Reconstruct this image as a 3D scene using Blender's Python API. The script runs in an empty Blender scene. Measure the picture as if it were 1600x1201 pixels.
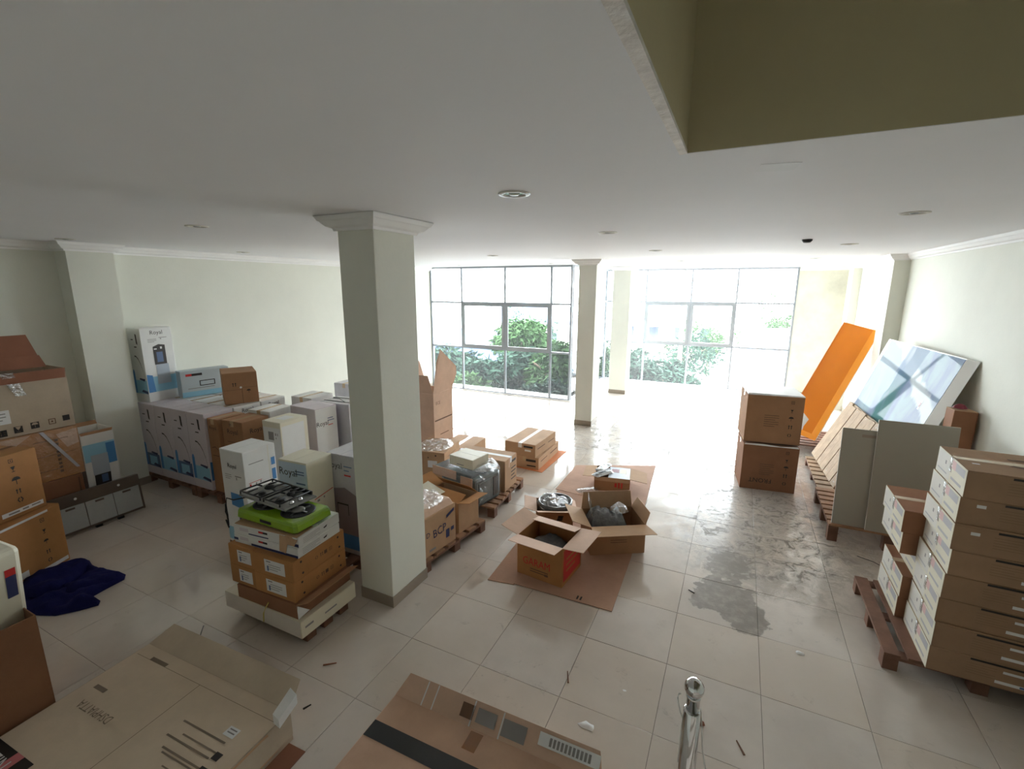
import bpy, bmesh, math, random
from mathutils import Vector, Matrix, geometry
R = math.radians
PI = math.pi
random.seed(7)
S = bpy.context.scene
C = S.collection

# ------------------------------------------------------------------ camera, sky, exposure
cam_d = bpy.data.cameras.new('camera'); cam = bpy.data.objects.new('camera', cam_d); C.objects.link(cam)
cam_d.sensor_fit = 'HORIZONTAL'; cam_d.sensor_width = 36.0; cam_d.lens = 36.0 * 730.517 / 1600.0
cam_d.clip_start = 0.02; cam_d.clip_end = 300
def _cam():
    p, r, y = .2043437, .0028206, -.4506423
    Rz = Matrix(((math.cos(y), -math.sin(y), 0), (math.sin(y), math.cos(y), 0), (0, 0, 1)))
    B = Matrix(((1, 0, 0), (0, 0, -1), (0, 1, 0)))
    Rx = Matrix(((1, 0, 0), (0, math.cos(p), -math.sin(p)), (0, math.sin(p), math.cos(p))))
    Rr = Matrix(((math.cos(r), -math.sin(r), 0), (math.sin(r), math.cos(r), 0), (0, 0, 1)))
    M = Rr @ Rx @ B @ Rz
    m = Matrix((M[0], -M[1], -M[2])).transposed().to_4x4()
    m.translation = (0, 0, 2.645)
    return m
cam.matrix_world = _cam(); S.camera = cam

W = bpy.data.worlds.new('overcast_sky'); S.world = W; W.use_nodes = True
wn = W.node_tree.nodes; wl = W.node_tree.links
bg = wn['Background']; bg.inputs['Color'].default_value = (0.90, 0.955, 1.0, 1); bg.inputs['Strength'].default_value = 9.0
S.view_settings.view_transform = 'Standard'; S.view_settings.look = 'None'
S.view_settings.gamma = 1; S.view_settings.use_curve_mapping = False
S.view_settings.exposure = 1.5
try:
    S.cycles.max_bounces = 14; S.cycles.diffuse_bounces = 10; S.cycles.glossy_bounces = 6
    S.cycles.transparent_max_bounces = 16; S.cycles.sample_clamp_indirect = 12; S.cycles.caustics_reflective = False
except Exception:
    pass
sun_d = bpy.data.lights.new('sun', 'SUN'); sun = bpy.data.objects.new('sun', sun_d); C.objects.link(sun)
sun_d.energy = 1.2; sun_d.angle = R(4); sun_d.color = (1, .95, .86)
sun.rotation_euler = (R(38), 0, R(-28)); sun.location = (0, -5, 40)
def portal(x0, x1, y, z0, z1):
    d = bpy.data.lights.new('window_daylight', 'AREA'); o = bpy.data.objects.new('window_daylight', d); C.objects.link(o)
    d.shape = 'RECTANGLE'; d.size = x1 - x0; d.size_y = z1 - z0; d.cycles.is_portal = True
    o.location = ((x0 + x1) / 2, y, (z0 + z1) / 2); o.rotation_euler = (R(-90), 0, 0)
    return o
portal(-7.35, -3.5, 10.45, 0, 3.15); portal(-3.5, 1.16, 13.6, 0, 3.15)

# ------------------------------------------------------------------ materials
def lin(c):
    return tuple(((v / 255) / 12.92 if v / 255 <= .04045 else ((v / 255 + .055) / 1.055) ** 2.4) for v in c) + (1,)
MATS = {}
def pmat(name, rgb, rough=.6, var=.0, scale=5, bump=0, bscale=60, metal=0, spec=.5, trans=0, alpha=1, coat=0, stretch=None):
    if name in MATS: return MATS[name]
    m = bpy.data.materials.new(name); m.use_nodes = True; n = m.node_tree.nodes; l = m.node_tree.links
    b = n['Principled BSDF']; c = lin(rgb)
    b.inputs['Base Color'].default_value = c; b.inputs['Roughness'].default_value = rough
    b.inputs['Metallic'].default_value = metal; b.inputs['Specular IOR Level'].default_value = spec
    b.inputs['Transmission Weight'].default_value = trans; b.inputs['Alpha'].default_value = alpha; b.inputs['Coat Weight'].default_value = coat
    tc = n.new('ShaderNodeTexCoord'); mp = n.new('ShaderNodeMapping'); l.new(tc.outputs['Object'], mp.inputs[0])
    if stretch: mp.inputs['Scale'].default_value = stretch
    if var:
        oi = n.new('ShaderNodeObjectInfo'); ad = n.new('ShaderNodeVectorMath'); ad.operation = 'ADD'
        sc = n.new('ShaderNodeMath'); sc.operation = 'MULTIPLY'; sc.inputs[1].default_value = 37
        l.new(oi.outputs['Random'], sc.inputs[0]); l.new(mp.outputs[0], ad.inputs[0]); l.new(sc.outputs[0], ad.inputs[1])
        no = n.new('ShaderNodeTexNoise'); no.inputs['Scale'].default_value = scale; no.inputs['Detail'].default_value = 6; no.inputs['Roughness'].default_value = .65
        l.new(ad.outputs[0], no.inputs['Vector'])
        rp = n.new('ShaderNodeValToRGB'); e = rp.color_ramp.elements
        e[0].position = .3; e[1].position = .72
        e[0].color = tuple(v * (1 - var) for v in c[:3]) + (1,); e[1].color = tuple(min(1, v * (1 + var * .7)) for v in c[:3]) + (1,)
        l.new(no.outputs['Fac'], rp.inputs[0])
        hs = n.new('ShaderNodeHueSaturation'); mr = n.new('ShaderNodeMapRange'); mr.inputs[3].default_value = 1 - var * .5; mr.inputs[4].default_value = 1 + var * .4
        l.new(oi.outputs['Random'], mr.inputs[0]); l.new(mr.outputs[0], hs.inputs['Value']); l.new(rp.outputs[0], hs.inputs['Color'])
        l.new(hs.outputs[0], b.inputs['Base Color'])
    if bump:
        nb = n.new('ShaderNodeTexNoise'); nb.inputs['Scale'].default_value = bscale; nb.inputs['Detail'].default_value = 4; l.new(mp.outputs[0], nb.inputs['Vector'])
        bp = n.new('ShaderNodeBump'); bp.inputs['Strength'].default_value = bump; bp.inputs['Distance'].default_value = .02
        l.new(nb.outputs['Fac'], bp.inputs['Height']); l.new(bp.outputs[0], b.inputs['Normal'])
    MATS[name] = m
    return m
def card(name, rgb): return pmat(name, rgb, .78, .13, 3.5, .06, 45, spec=.25)

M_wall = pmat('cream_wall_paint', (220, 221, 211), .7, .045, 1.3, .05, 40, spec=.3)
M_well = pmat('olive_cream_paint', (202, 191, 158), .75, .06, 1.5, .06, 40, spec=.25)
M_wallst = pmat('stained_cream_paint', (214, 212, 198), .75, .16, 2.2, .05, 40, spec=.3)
M_ceil = pmat('white_ceiling_paint', (237, 238, 243), .75, .02, .8, .02, 30, spec=.25)
M_trim = pmat('white_plaster_moulding', (236, 236, 236), .6, .03, 3, spec=.3)
M_edge = pmat('chipped_white_plaster_edge', (232, 228, 226), .7, .2, 9, .3, 25, spec=.3)
M_base = pmat('grey_brown_skirting_tile', (150, 138, 124), .35, .08, 4)
M_alu = pmat('grey_aluminium', (150, 155, 162), .4, .04, 3, metal=.1)
M_sash = pmat('sash_aluminium', (150, 154, 158), .45, .04, 3, metal=.1)
M_tan = card('tan_cardboard', (188, 154, 122))
M_brown = card('brown_cardboard', (164, 124, 92))
M_dark = card('dark_brown_cardboard', (146, 104, 78))
M_orange = card('orange_brown_cardboard', (178, 128, 82))
M_pink = card('pale_pinkish_cardboard', (208, 176, 154))
M_grey = card('grey_tan_cardboard', (188, 172, 152))
M_red = card('reddish_brown_cardboard', (146, 98, 76))
M_white = pmat('white_printed_card', (222, 222, 220), .45, .05, 3, .03, 30, spec=.4)
M_cream = pmat('cream_printed_card', (222, 216, 196), .5, .06, 3, .03, 30, spec=.4)
M_lilac = pmat('pale_lilac_card', (206, 198, 204), .5, .06, 3, spec=.4)
M_greyw = pmat('film_wrapped_grey_card', (186, 184, 190), .22, .12, 4, .25, 9, spec=.6)
M_ink = pmat('black_print', (44, 38, 36), .6)
M_inkb = pmat('faded_brown_print', (104, 76, 56), .7)
M_inkg = pmat('grey_print', (140, 136, 134), .6)
M_blue = pmat('blue_print', (72, 132, 190), .5)
M_sky = pmat('light_blue_print', (140, 190, 214), .5)
M_steelb = pmat('slate_blue_print', (82, 104, 142), .5)
M_navy = pmat('navy_print', (40, 48, 92), .5)
M_rp = pmat('red_print', (196, 44, 40), .55)
M_pinkp = pmat('pink_print', (206, 120, 124), .55)
M_silver = pmat('silver_print', (168, 178, 190), .4)
M_label = pmat('white_paper_label', (226, 226, 226), .55, .04, 12)
M_tape = pmat('clear_packing_tape', (196, 170, 136), .18, .05, 6, spec=.6)
M_tapeb = pmat('brown_packing_tape', (150, 104, 66), .2, .05, 6, spec=.6)
M_btape = pmat('black_tape', (46, 46, 48), .35, .08, 8)
M_wood = pmat('weathered_pallet_wood', (162, 124, 96), .75, .22, 7, .12, 30, spec=.25, stretch=(1, 1, 1))
M_woodr = pmat('reddish_pallet_wood', (122, 90, 74), .75, .22, 7, .12, 30, spec=.25)
M_woodg = pmat('greyish_pallet_wood', (176, 152, 126), .75, .22, 7, .12, 30, spec=.25)
M_steel = pmat('brushed_steel', (170, 172, 172), .3, .06, 10, metal=.85)
M_filter = pmat('aluminium_filter_mesh', (176, 180, 180), .5, .05, 40, .15, 300, metal=.5)
M_bronze = pmat('grey_brown_painted_steel', (104, 92, 82), .4, .06, 6, metal=.4)
M_chrome = pmat('chrome', (220, 220, 222), .08, metal=1)
M_black = pmat('black_plastic', (28, 28, 30), .4)
M_iron = pmat('black_cast_iron', (38, 38, 40), .55)
M_hob = pmat('dark_grey_steel', (122, 122, 118), .35, .08, 8, metal=.3)
M_green = pmat('lime_green_enamel', (132, 172, 28), .25, .05, 4, spec=.5, coat=.3)
M_orangep = pmat('orange_lacquer', (240, 138, 18), .28, .03, 2, spec=.5)
M_orangel = pmat('orange_lacquer_flange', (250, 158, 30), .3, .03, 2, spec=.5)
M_board = pmat('grey_laminate', (166, 162, 150), .55, .03, 1.5, spec=.35)
M_gloss = pmat('white_gloss_lacquer', (196, 206, 210), .035, .04, 1.5, .012, 3, metal=.55, spec=1, coat=1)
M_frame = pmat('matt_white_lacquer', (214, 212, 206), .45, .03, 2)
M_cloth = pmat('dark_blue_cloth', (28, 29, 76), .9, .16, 14, .3, 120, spec=.1)
M_bag = pmat('grey_black_plastic_bag', (112, 112, 114), .25, .35, 9, .5, 22, spec=.7)
M_appl = pmat('dark_slate_plastic', (84, 98, 102), .25, .12, 4, .1, 10, spec=.6)
M_foam = pmat('white_foam', (214, 206, 200), .7, .04, 20)
M_yellow = pmat('yellow_foil', (250, 200, 20), .4)
M_redp = pmat('dark_red_plastic', (120, 20, 40), .5)
M_leaf = pmat('tree_leaf', (34, 56, 44), .7, .35, 1.2, spec=.08)
M_leafb = pmat('pale_tree_leaf', (52, 76, 44), .7, .35, 1.2, spec=.08)
M_bark = pmat('tree_bark', (110, 92, 76), .85, .2, 6)
M_ground = pmat('pale_concrete_ground', (196, 194, 188), .8, .08, .6)
M_roof = pmat('blue_grey_roofing', (86, 98, 124), .6, .2, 3)
M_house = pmat('pale_render', (214, 212, 206), .7, .06, 2)
M_carp = pmat('silver_car_paint', (190, 194, 200), .25, metal=.4)
M_win = pmat('dark_window_glass', (40, 46, 56), .08)
M_lamp = pmat('frosted_lamp', (206, 216, 206), .25)
M_string = pmat('white_string', (232, 230, 226), .6)

def banded_panel_mat():
    m = bpy.data.materials.new('glossy_pale_blue_banded'); m.use_nodes = True; n = m.node_tree.nodes; l = m.node_tree.links
    n.remove(n['Principled BSDF']); b = n.new('ShaderNodeBsdfDiffuse'); gl = n.new('ShaderNodeBsdfGlossy'); gl.inputs['Roughness'].default_value = .03
    ms = n.new('ShaderNodeMixShader'); ms.inputs[0].default_value = .026; l.new(b.outputs[0], ms.inputs[1]); l.new(gl.outputs[0], ms.inputs[2]); l.new(ms.outputs[0], n['Material Output'].inputs[0])
    tc = n.new('ShaderNodeTexCoord'); sp = n.new('ShaderNodeSeparateXYZ'); l.new(tc.outputs['Object'], sp.inputs[0])
    no = n.new('ShaderNodeTexNoise'); no.inputs['Scale'].default_value = 2.2; no.inputs['Detail'].default_value = 5; no.inputs['Distortion'].default_value = .8
    mp = n.new('ShaderNodeMapping'); mp.inputs['Scale'].default_value = (1.6, .6, 1); l.new(tc.outputs['Object'], mp.inputs[0]); l.new(mp.outputs[0], no.inputs['Vector'])
    def mr(s, a, c, d=0, e=1):
        x = n.new('ShaderNodeMapRange'); x.interpolation_type = 'SMOOTHSTEP'
        for i, v in zip((1, 2, 3, 4), (a, c, d, e)): x.inputs[i].default_value = v
        l.new(s, x.inputs[0]); return x.outputs[0]
    def mth(op, a, c):
        x = n.new('ShaderNodeMath'); x.operation = op
        for i, v in enumerate((a, c)):
            if isinstance(v, (int, float)): x.inputs[i].default_value = v
            else: l.new(v, x.inputs[i])
        return x.outputs[0]
    def mix(f, a, c):
        x = n.new('ShaderNodeMix'); x.data_type = 'RGBA'; l.new(f, x.inputs[0])
        for i, v in ((6, a), (7, c)):
            if isinstance(v, tuple): x.inputs[i].default_value = v
            else: l.new(v, x.inputs[i])
        return x.outputs[2]
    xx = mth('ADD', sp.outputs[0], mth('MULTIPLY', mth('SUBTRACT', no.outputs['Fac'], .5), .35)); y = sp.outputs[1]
    band = mth('MULTIPLY', mr(xx, .80, .86), mr(xx, 1.22, 1.28, 1, 0))  # teal band and pale diagonal streak mixed into the panel's diffuse colour
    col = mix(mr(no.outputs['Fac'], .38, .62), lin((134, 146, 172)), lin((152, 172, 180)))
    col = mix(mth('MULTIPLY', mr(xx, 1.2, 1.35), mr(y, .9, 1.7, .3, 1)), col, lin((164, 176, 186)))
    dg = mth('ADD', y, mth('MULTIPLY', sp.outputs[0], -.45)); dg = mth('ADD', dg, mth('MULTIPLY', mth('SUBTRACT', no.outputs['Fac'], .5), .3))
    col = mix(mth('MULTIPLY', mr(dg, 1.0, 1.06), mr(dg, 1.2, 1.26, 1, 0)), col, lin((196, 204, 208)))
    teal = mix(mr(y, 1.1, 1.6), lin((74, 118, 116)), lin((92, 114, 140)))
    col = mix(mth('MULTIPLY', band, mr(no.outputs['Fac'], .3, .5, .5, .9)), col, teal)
    l.new(col, b.inputs[0])
    return m
M_banded = banded_panel_mat()
def film(name, alpha, rough=.12, bump=.9, bscale=14, tint=(1, 1, 1), body=.25):
    m = bpy.data.materials.new(name); m.use_nodes = True; n = m.node_tree.nodes; l = m.node_tree.links
    n.remove(n['Principled BSDF']); out = n['Material Output']
    t = n.new('ShaderNodeBsdfTransparent'); t.inputs[0].default_value = tint + (1,)
    g = n.new('ShaderNodeBsdfGlossy'); g.inputs['Roughness'].default_value = rough
    d = n.new('ShaderNodeBsdfDiffuse'); d.inputs[0].default_value = (.8, .8, .8, 1)
    mx = n.new('ShaderNodeMixShader'); mx.inputs[0].default_value = body; l.new(g.outputs[0], mx.inputs[1]); l.new(d.outputs[0], mx.inputs[2])
    m2 = n.new('ShaderNodeMixShader'); m2.inputs[0].default_value = alpha; l.new(t.outputs[0], m2.inputs[1]); l.new(mx.outputs[0], m2.inputs[2])
    if bump:
        tc = n.new('ShaderNodeTexCoord'); nb = n.new('ShaderNodeTexNoise'); nb.inputs['Scale'].default_value = bscale; nb.inputs['Detail'].default_value = 3; nb.inputs['Distortion'].default_value = 1.2
        l.new(tc.outputs['Object'], nb.inputs['Vector'])
        bp = n.new('ShaderNodeBump'); bp.inputs['Strength'].default_value = bump; bp.inputs['Distance'].default_value = .05; l.new(nb.outputs['Fac'], bp.inputs['Height'])
        l.new(bp.outputs[0], g.inputs['Normal']); l.new(bp.outputs[0], d.inputs['Normal'])
    l.new(m2.outputs[0], out.inputs[0])
    return m
M_film = film('clear_wrinkled_film', .34, .09, 1, 18, body=.12)
M_film2 = film('thin_clear_film', .12, .1, .9, 10, body=.06)

def glass():
    m = bpy.data.materials.new('glare_haze_window_glass'); m.use_nodes = True; n = m.node_tree.nodes; l = m.node_tree.links
    n.remove(n['Principled BSDF']); out = n['Material Output']
    t = n.new('ShaderNodeBsdfTransparent'); t.inputs[0].default_value = (.93, .97, .97, 1)
    g = n.new('ShaderNodeBsdfGlossy'); g.inputs['Roughness'].default_value = .02
    tr = n.new('ShaderNodeBsdfTranslucent'); tr.inputs[0].default_value = (.9, .93, .95, 1)  # glare haze over the outside view, put into the glass as a translucent share
    a = n.new('ShaderNodeMixShader'); a.inputs[0].default_value = .025; l.new(t.outputs[0], a.inputs[1]); l.new(tr.outputs[0], a.inputs[2])
    fr = n.new('ShaderNodeFresnel'); fr.inputs[0].default_value = 1.4
    b = n.new('ShaderNodeMixShader'); l.new(fr.outputs[0], b.inputs[0]); l.new(a.outputs[0], b.inputs[1]); l.new(g.outputs[0], b.inputs[2])
    l.new(b.outputs[0], out.inputs[0])
    return m
M_glass = glass()

def tile_mat():
    m = bpy.data.materials.new('polished_cream_floor_tile'); m.use_nodes = True; n = m.node_tree.nodes; l = m.node_tree.links
    b = n['Principled BSDF']; b.inputs['Specular IOR Level'].default_value = .75
    ge = n.new('ShaderNodeNewGeometry'); oi = n.new('ShaderNodeObjectInfo')
    def noise(scale, detail=6, rough=.6, dist=0):
        x = n.new('ShaderNodeTexNoise'); x.inputs['Scale'].default_value = scale; x.inputs['Detail'].default_value = detail; x.inputs['Roughness'].default_value = rough; x.inputs['Distortion'].default_value = dist
        l.new(ge.outputs['Position'], x.inputs['Vector']); return x.outputs['Fac']
    def ramp(s, p0, p1, c0=0, c1=1):
        x = n.new('ShaderNodeMapRange'); x.interpolation_type = 'SMOOTHSTEP'
        for i, v in zip((1, 2, 3, 4), (p0, p1, c0, c1)): x.inputs[i].default_value = v
        l.new(s, x.inputs[0]); return x.outputs[0]
    def math_(op, a, c):
        x = n.new('ShaderNodeMath'); x.operation = op
        for i, v in enumerate((a, c)):
            if isinstance(v, (int, float)): x.inputs[i].default_value = v
            else: l.new(v, x.inputs[i])
        return x.outputs[0]
    def blot(cx, cy, rx, ry, wob, sc, edge=.12):
        vm = n.new('ShaderNodeVectorMath'); vm.operation = 'SUBTRACT'; l.new(ge.outputs['Position'], vm.inputs[0]); vm.inputs[1].default_value = (cx, cy, 0)
        v2 = n.new('ShaderNodeVectorMath'); v2.operation = 'DIVIDE'; l.new(vm.outputs[0], v2.inputs[0]); v2.inputs[1].default_value = (rx, ry, 5)
        ln = n.new('ShaderNodeVectorMath'); ln.operation = 'LENGTH'; l.new(v2.outputs[0], ln.inputs[0])
        d = math_('ADD', ln.outputs['Value'], math_('MULTIPLY', math_('SUBTRACT', noise(sc, 5, .6), .5), wob))
        return ramp(d, 1 - edge, 1 + edge, 1, 0)
    def mix(f, a, c):
        x = n.new('ShaderNodeMix'); x.data_type = 'RGBA'
        l.new(f, x.inputs[0])
        for i, v in ((6, a), (7, c)):
            if isinstance(v, tuple): x.inputs[i].default_value = v
            else: l.new(v, x.inputs[i])
        return x.outputs[2]
    col = mix(ramp(noise(1.1, 6, .6), .35, .7), lin((196, 187, 178)), lin((212, 203, 194)))
    col = mix(ramp(oi.outputs['Random'], .0, 1, 0, .35), col, lin((206, 190, 170)))
    scuff = math_('MULTIPLY', ramp(noise(7, 8, .75, .4), .56, .74), ramp(noise(1.4, 3), .44, .6))
    col = mix(math_('MULTIPLY', scuff, .5), col, lin((112, 104, 94)))
    smear = math_('MAXIMUM', blot(.45, 5.7, .95, 1.35, .9, 2.2, .3), math_('MULTIPLY', blot(-.8, 8.2, 2.6, 1.5, 1.0, 2.5, .35), 1.0))
    sm = math_('MULTIPLY', smear, ramp(noise(6, 9, .8, 1.2), .40, .60))
    col = mix(math_('MULTIPLY', sm, .75), col, lin((104, 98, 91)))
    grey = math_('MAXIMUM', blot(.08, 4.14, .25, .30, 1.9, 5, .04), math_('MAXIMUM', blot(.27, 3.88, .17, .2, 1.8, 7, .05), blot(.12, 4.66, .2, .26, 2.4, 8, .1)))
    col = mix(math_('MULTIPLY', grey, ramp(noise(9, 6, .7), .25, .6, .55, .95)), col, lin((146, 139, 132)))
    l.new(col, b.inputs['Base Color'])
    rg = ramp(noise(3, 6, .65), .35, .7, .045, .15)
    rg = math_('ADD', rg, math_('MULTIPLY', math_('MAXIMUM', sm, grey), .4))
    l.new(rg, b.inputs['Roughness'])
    l.new(math_('SUBTRACT', .75, math_('MULTIPLY', math_('MAXIMUM', sm, grey), .68)), b.inputs['Specular IOR Level'])
    return m
M_tile = tile_mat()
M_grout = pmat('dark_grout', (126, 118, 108), .8)

# ------------------------------------------------------------------ mesh helpers
class MB:
    def __init__(s): s.v = []; s.f = []
    def poly(s, pts):
        i = len(s.v); s.v += [tuple(p) for p in pts]; s.f.append(tuple(range(i, i + len(pts)))); return s
    def box(s, x0, y0, z0, x1, y1, z1, M=None):
        p = [(x, y, z) for z in (z0, z1) for y in (y0, y1) for x in (x0, x1)]
        return s.hexa(p, M)
    def hexa(s, p, M=None):
        i = len(s.v)
        if M is not None: p = [tuple(M @ Vector(q)) for q in p]
        s.v += [tuple(q) for q in p]
        s.f += [tuple(i + k for k in q) for q in ((0, 2, 3, 1), (4, 5, 7, 6), (0, 1, 5, 4), (2, 6, 7, 3), (0, 4, 6, 2), (1, 3, 7, 5))]
        return s
    def slab(s, pts, t):            # a flat polygon given thickness t along its normal
        P = [Vector(p) for p in pts]; nn = (P[1] - P[0]).cross(P[2] - P[0]).normalized() * t
        i = len(s.v); k = len(P); s.v += [tuple(p) for p in P] + [tuple(p - nn) for p in P]
        s.f.append(tuple(range(i, i + k))); s.f.append(tuple(range(i + 2 * k - 1, i + k - 1, -1)))
        for a in range(k):
            c = (a + 1) % k; s.f.append((i + a, i + k + a, i + k + c, i + c))
        return s
    def tube(s, path, r, n=8, cap=True):
        P = [Vector(p) for p in path]; rs = r if isinstance(r, (list, tuple)) else [r] * len(P); i0 = len(s.v)
        for a, p in enumerate(P):
            t = (P[min(a + 1, len(P) - 1)] - P[max(a - 1, 0)]).normalized()
            u = t.cross(Vector((0, 0, 1)) if abs(t.z) < .95 else Vector((1, 0, 0))).normalized(); w = t.cross(u)
            for k in range(n):
                q = p + (u * math.cos(2 * PI * k / n) + w * math.sin(2 * PI * k / n)) * rs[a]; s.v.append(tuple(q))
        for a in range(len(P) - 1):
            for k in range(n):
                b = i0 + a * n; s.f.append((b + k, b + (k + 1) % n, b + n + (k + 1) % n, b + n + k))
        if cap:
            s.f.append(tuple(i0 + k for k in range(n - 1, -1, -1))); e = i0 + (len(P) - 1) * n; s.f.append(tuple(e + k for k in range(n)))
        return s
    def lathe(s, prof, n=20, cx=0, cy=0, close=True):
        i0 = len(s.v)
        for r, z in prof:
            for k in range(n): s.v.append((cx + r * math.cos(2 * PI * k / n), cy + r * math.sin(2 * PI * k / n), z))
        for a in range(len(prof) - 1):
            for k in range(n):
                b = i0 + a * n; s.f.append((b + k, b + (k + 1) % n, b + n + (k + 1) % n, b + n + k))
        if close:
            s.f.append(tuple(i0 + k for k in range(n - 1, -1, -1))); e = i0 + (len(prof) - 1) * n; s.f.append(tuple(e + k for k in range(n)))
        return s
    def mesh(s, name):
        me = bpy.data.meshes.new(name); me.from_pydata(s.v, [], s.f); me.update(); return me
def link(name, me, mat, parent=None, smooth=False):
    if mat is not None and not me.materials: me.materials.append(mat)
    o = bpy.data.objects.new(name, me); C.objects.link(o)
    if parent is not None: o.parent = parent
    if smooth:
        for p in me.polygons: p.use_smooth = True
    return o
def fix_normals(me):
    bm = bmesh.new(); bm.from_mesh(me); bmesh.ops.recalc_face_normals(bm, faces=bm.faces); bm.to_mesh(me); bm.free()
def build(name, mb, mat, parent=None, smooth=False, bevel=0):
    me = mb.mesh(name)
    bm = bmesh.new(); bm.from_mesh(me)
    bmesh.ops.recalc_face_normals(bm, faces=bm.faces)
    if bevel: bmesh.ops.bevel(bm, geom=list(bm.edges), offset=bevel, segments=2, affect='EDGES', profile=.5)
    bm.to_mesh(me); bm.free()
    return link(name, me, mat, parent, smooth)
def thing(name, label, cat, loc=(0, 0, 0), yaw=0, group=None, rot=None):
    o = bpy.data.objects.new(name, None); C.objects.link(o); o.empty_display_size = .1
    o.location = loc; o.rotation_euler = rot if rot else (0, 0, R(yaw))
    o['label'] = label; o['category'] = cat
    if group: o['group'] = group
    return o
def tag(o, label, cat, group=None):
    o['label'] = label; o['category'] = cat
    if group: o['group'] = group
    return o
def struct(o): o['kind'] = 'structure'; return o
def stuff(o): o['kind'] = 'stuff'; return o

# ------------------------------------------------------------------ print on the faces of cartons
def frame(face, w, d, h):
    return {'f': (Vector((-w/2, -d/2, 0)), Vector((1, 0, 0)), Vector((0, 0, 1)), Vector((0, -1, 0)), w, h),
            'b': (Vector((w/2, d/2, 0)), Vector((-1, 0, 0)), Vector((0, 0, 1)), Vector((0, 1, 0)), w, h),
            'r': (Vector((w/2, -d/2, 0)), Vector((0, 1, 0)), Vector((0, 0, 1)), Vector((1, 0, 0)), d, h),
            'l': (Vector((-w/2, d/2, 0)), Vector((0, -1, 0)), Vector((0, 0, 1)), Vector((-1, 0, 0)), d, h),
            't': (Vector((-w/2, -d/2, h)), Vector((1, 0, 0)), Vector((0, 1, 0)), Vector((0, 0, 1)), w, d)}[face]
OFF = .0022
def decal(parent, dims, face, mat, polys, name='print', frac=True, off=OFF):
    if mat is M_label and name == 'print': name = 'paper_label'
    if 1 < len(polys) <= 6:
        for p in polys[1:]: decal(parent, dims, face, mat, [p], name, frac, off)
        polys = polys[:1]
    o, u, v, nn, U, V = frame(face, *dims); mb = MB()
    for p in polys:
        mb.poly([o + u * (a * (U if frac else 1)) + v * (b * (V if frac else 1)) + nn * off for a, b in p])
    return link(name, mb.mesh(name), mat, parent)
def rect(a, b, c, d): return [(a, b), (c, b), (c, d), (a, d)]
TXT = {}
def text(parent, dims, face, a, b, size, s, mat, rot=0, sx=1, name='lettering', off=OFF + .0006):
    if s not in TXT:
        cu = bpy.data.curves.new('lettering', 'FONT'); cu.body = s; cu.align_x = 'CENTER'; cu.align_y = 'CENTER'; cu.resolution_u = 2; cu.offset = 0
        to = bpy.data.objects.new('lettering_source', cu); C.objects.link(to)
        bpy.context.view_layer.update()
        TXT[s] = bpy.data.meshes.new_from_object(to.evaluated_get(bpy.context.evaluated_depsgraph_get()))
        bpy.data.objects.remove(to)
    me = TXT[s].copy(); me.materials.clear()
    o, u, v, nn, U, V = frame(face, *dims)
    ob = link(name, me, mat, parent)
    p = o + u * a * U + v * b * V + nn * off
    m = Matrix((u, v, nn)).transposed().to_4x4(); m.translation = p
    ob.matrix_local = m @ Matrix.Rotation(R(rot), 4, 'Z') @ Matrix.Diagonal((size * sx, size, size, 1))
    return ob
def sym(kind, a, b, s, asp):      # small handling symbols as polygons in face fractions; asp = U/V
    def q(pts): return [(a + x * s, b + y * s * asp) for x, y in pts]
    if kind == 'glass': return [q([(-.35, .5), (.35, .5), (.1, 0), (-.1, 0)]), q([(-.04, 0), (.04, 0), (.04, -.3), (-.04, -.3)]), q([(-.25, -.3), (.25, -.3), (.25, -.4), (-.25, -.4)])]
    if kind == 'umbrella': return [q([(-.45, .1), (.45, .1), (.35, .35), (.15, .48), (-.15, .48), (-.35, .35)]), q([(-.04, .1), (.04, .1), (.04, -.4), (-.04, -.4)])]
    if kind == 'arrows': return [q([(c - .08, -.4), (c + .08, -.4), (c + .08, .2), (c + .2, .2), (c, .5), (c - .2, .2), (c - .08, .2)]) for c in (-.25, .25)]
    if kind == 'box': return [q([(-.4, -.4), (.4, -.4), (.4, -.3), (-.4, -.3)]), q([(-.4, .3), (.4, .3), (.4, .4), (-.4, .4)]), q([(-.4, -.3), (-.3, -.3), (-.3, .3), (-.4, .3)]), q([(.3, -.3), (.4, -.3), (.4, .3), (.3, .3)]), q([(-.1, -.12), (.1, -.12), (.1, .12), (-.1, .12)])]
    if kind == 'recycle': return [q([(-.4, 0), (-.15, .4), (-.05, .3), (-.25, 0), (-.05, -.3), (-.15, -.4)]), q([(.4, 0), (.15, .4), (.05, .3), (.25, 0), (.05, -.3), (.15, -.4)])]
    return [q([(-.4, -.4), (.4, -.4), (.4, .4), (-.4, .4)])]
def symbols(parent, dims, face, items, mat):
    U, V = frame(face, *dims)[4:6]; P = []
    for k, a, b, s in items: P += sym(k, a, b, s, U / V)
    return decal(parent, dims, face, mat, P)
def lines(a, b, w, n, gap, th): return [rect(a, b - i * gap, a + w * (1 - .25 * (i % 3 == 2)), b - i * gap + th) for i in range(n)]

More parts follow.
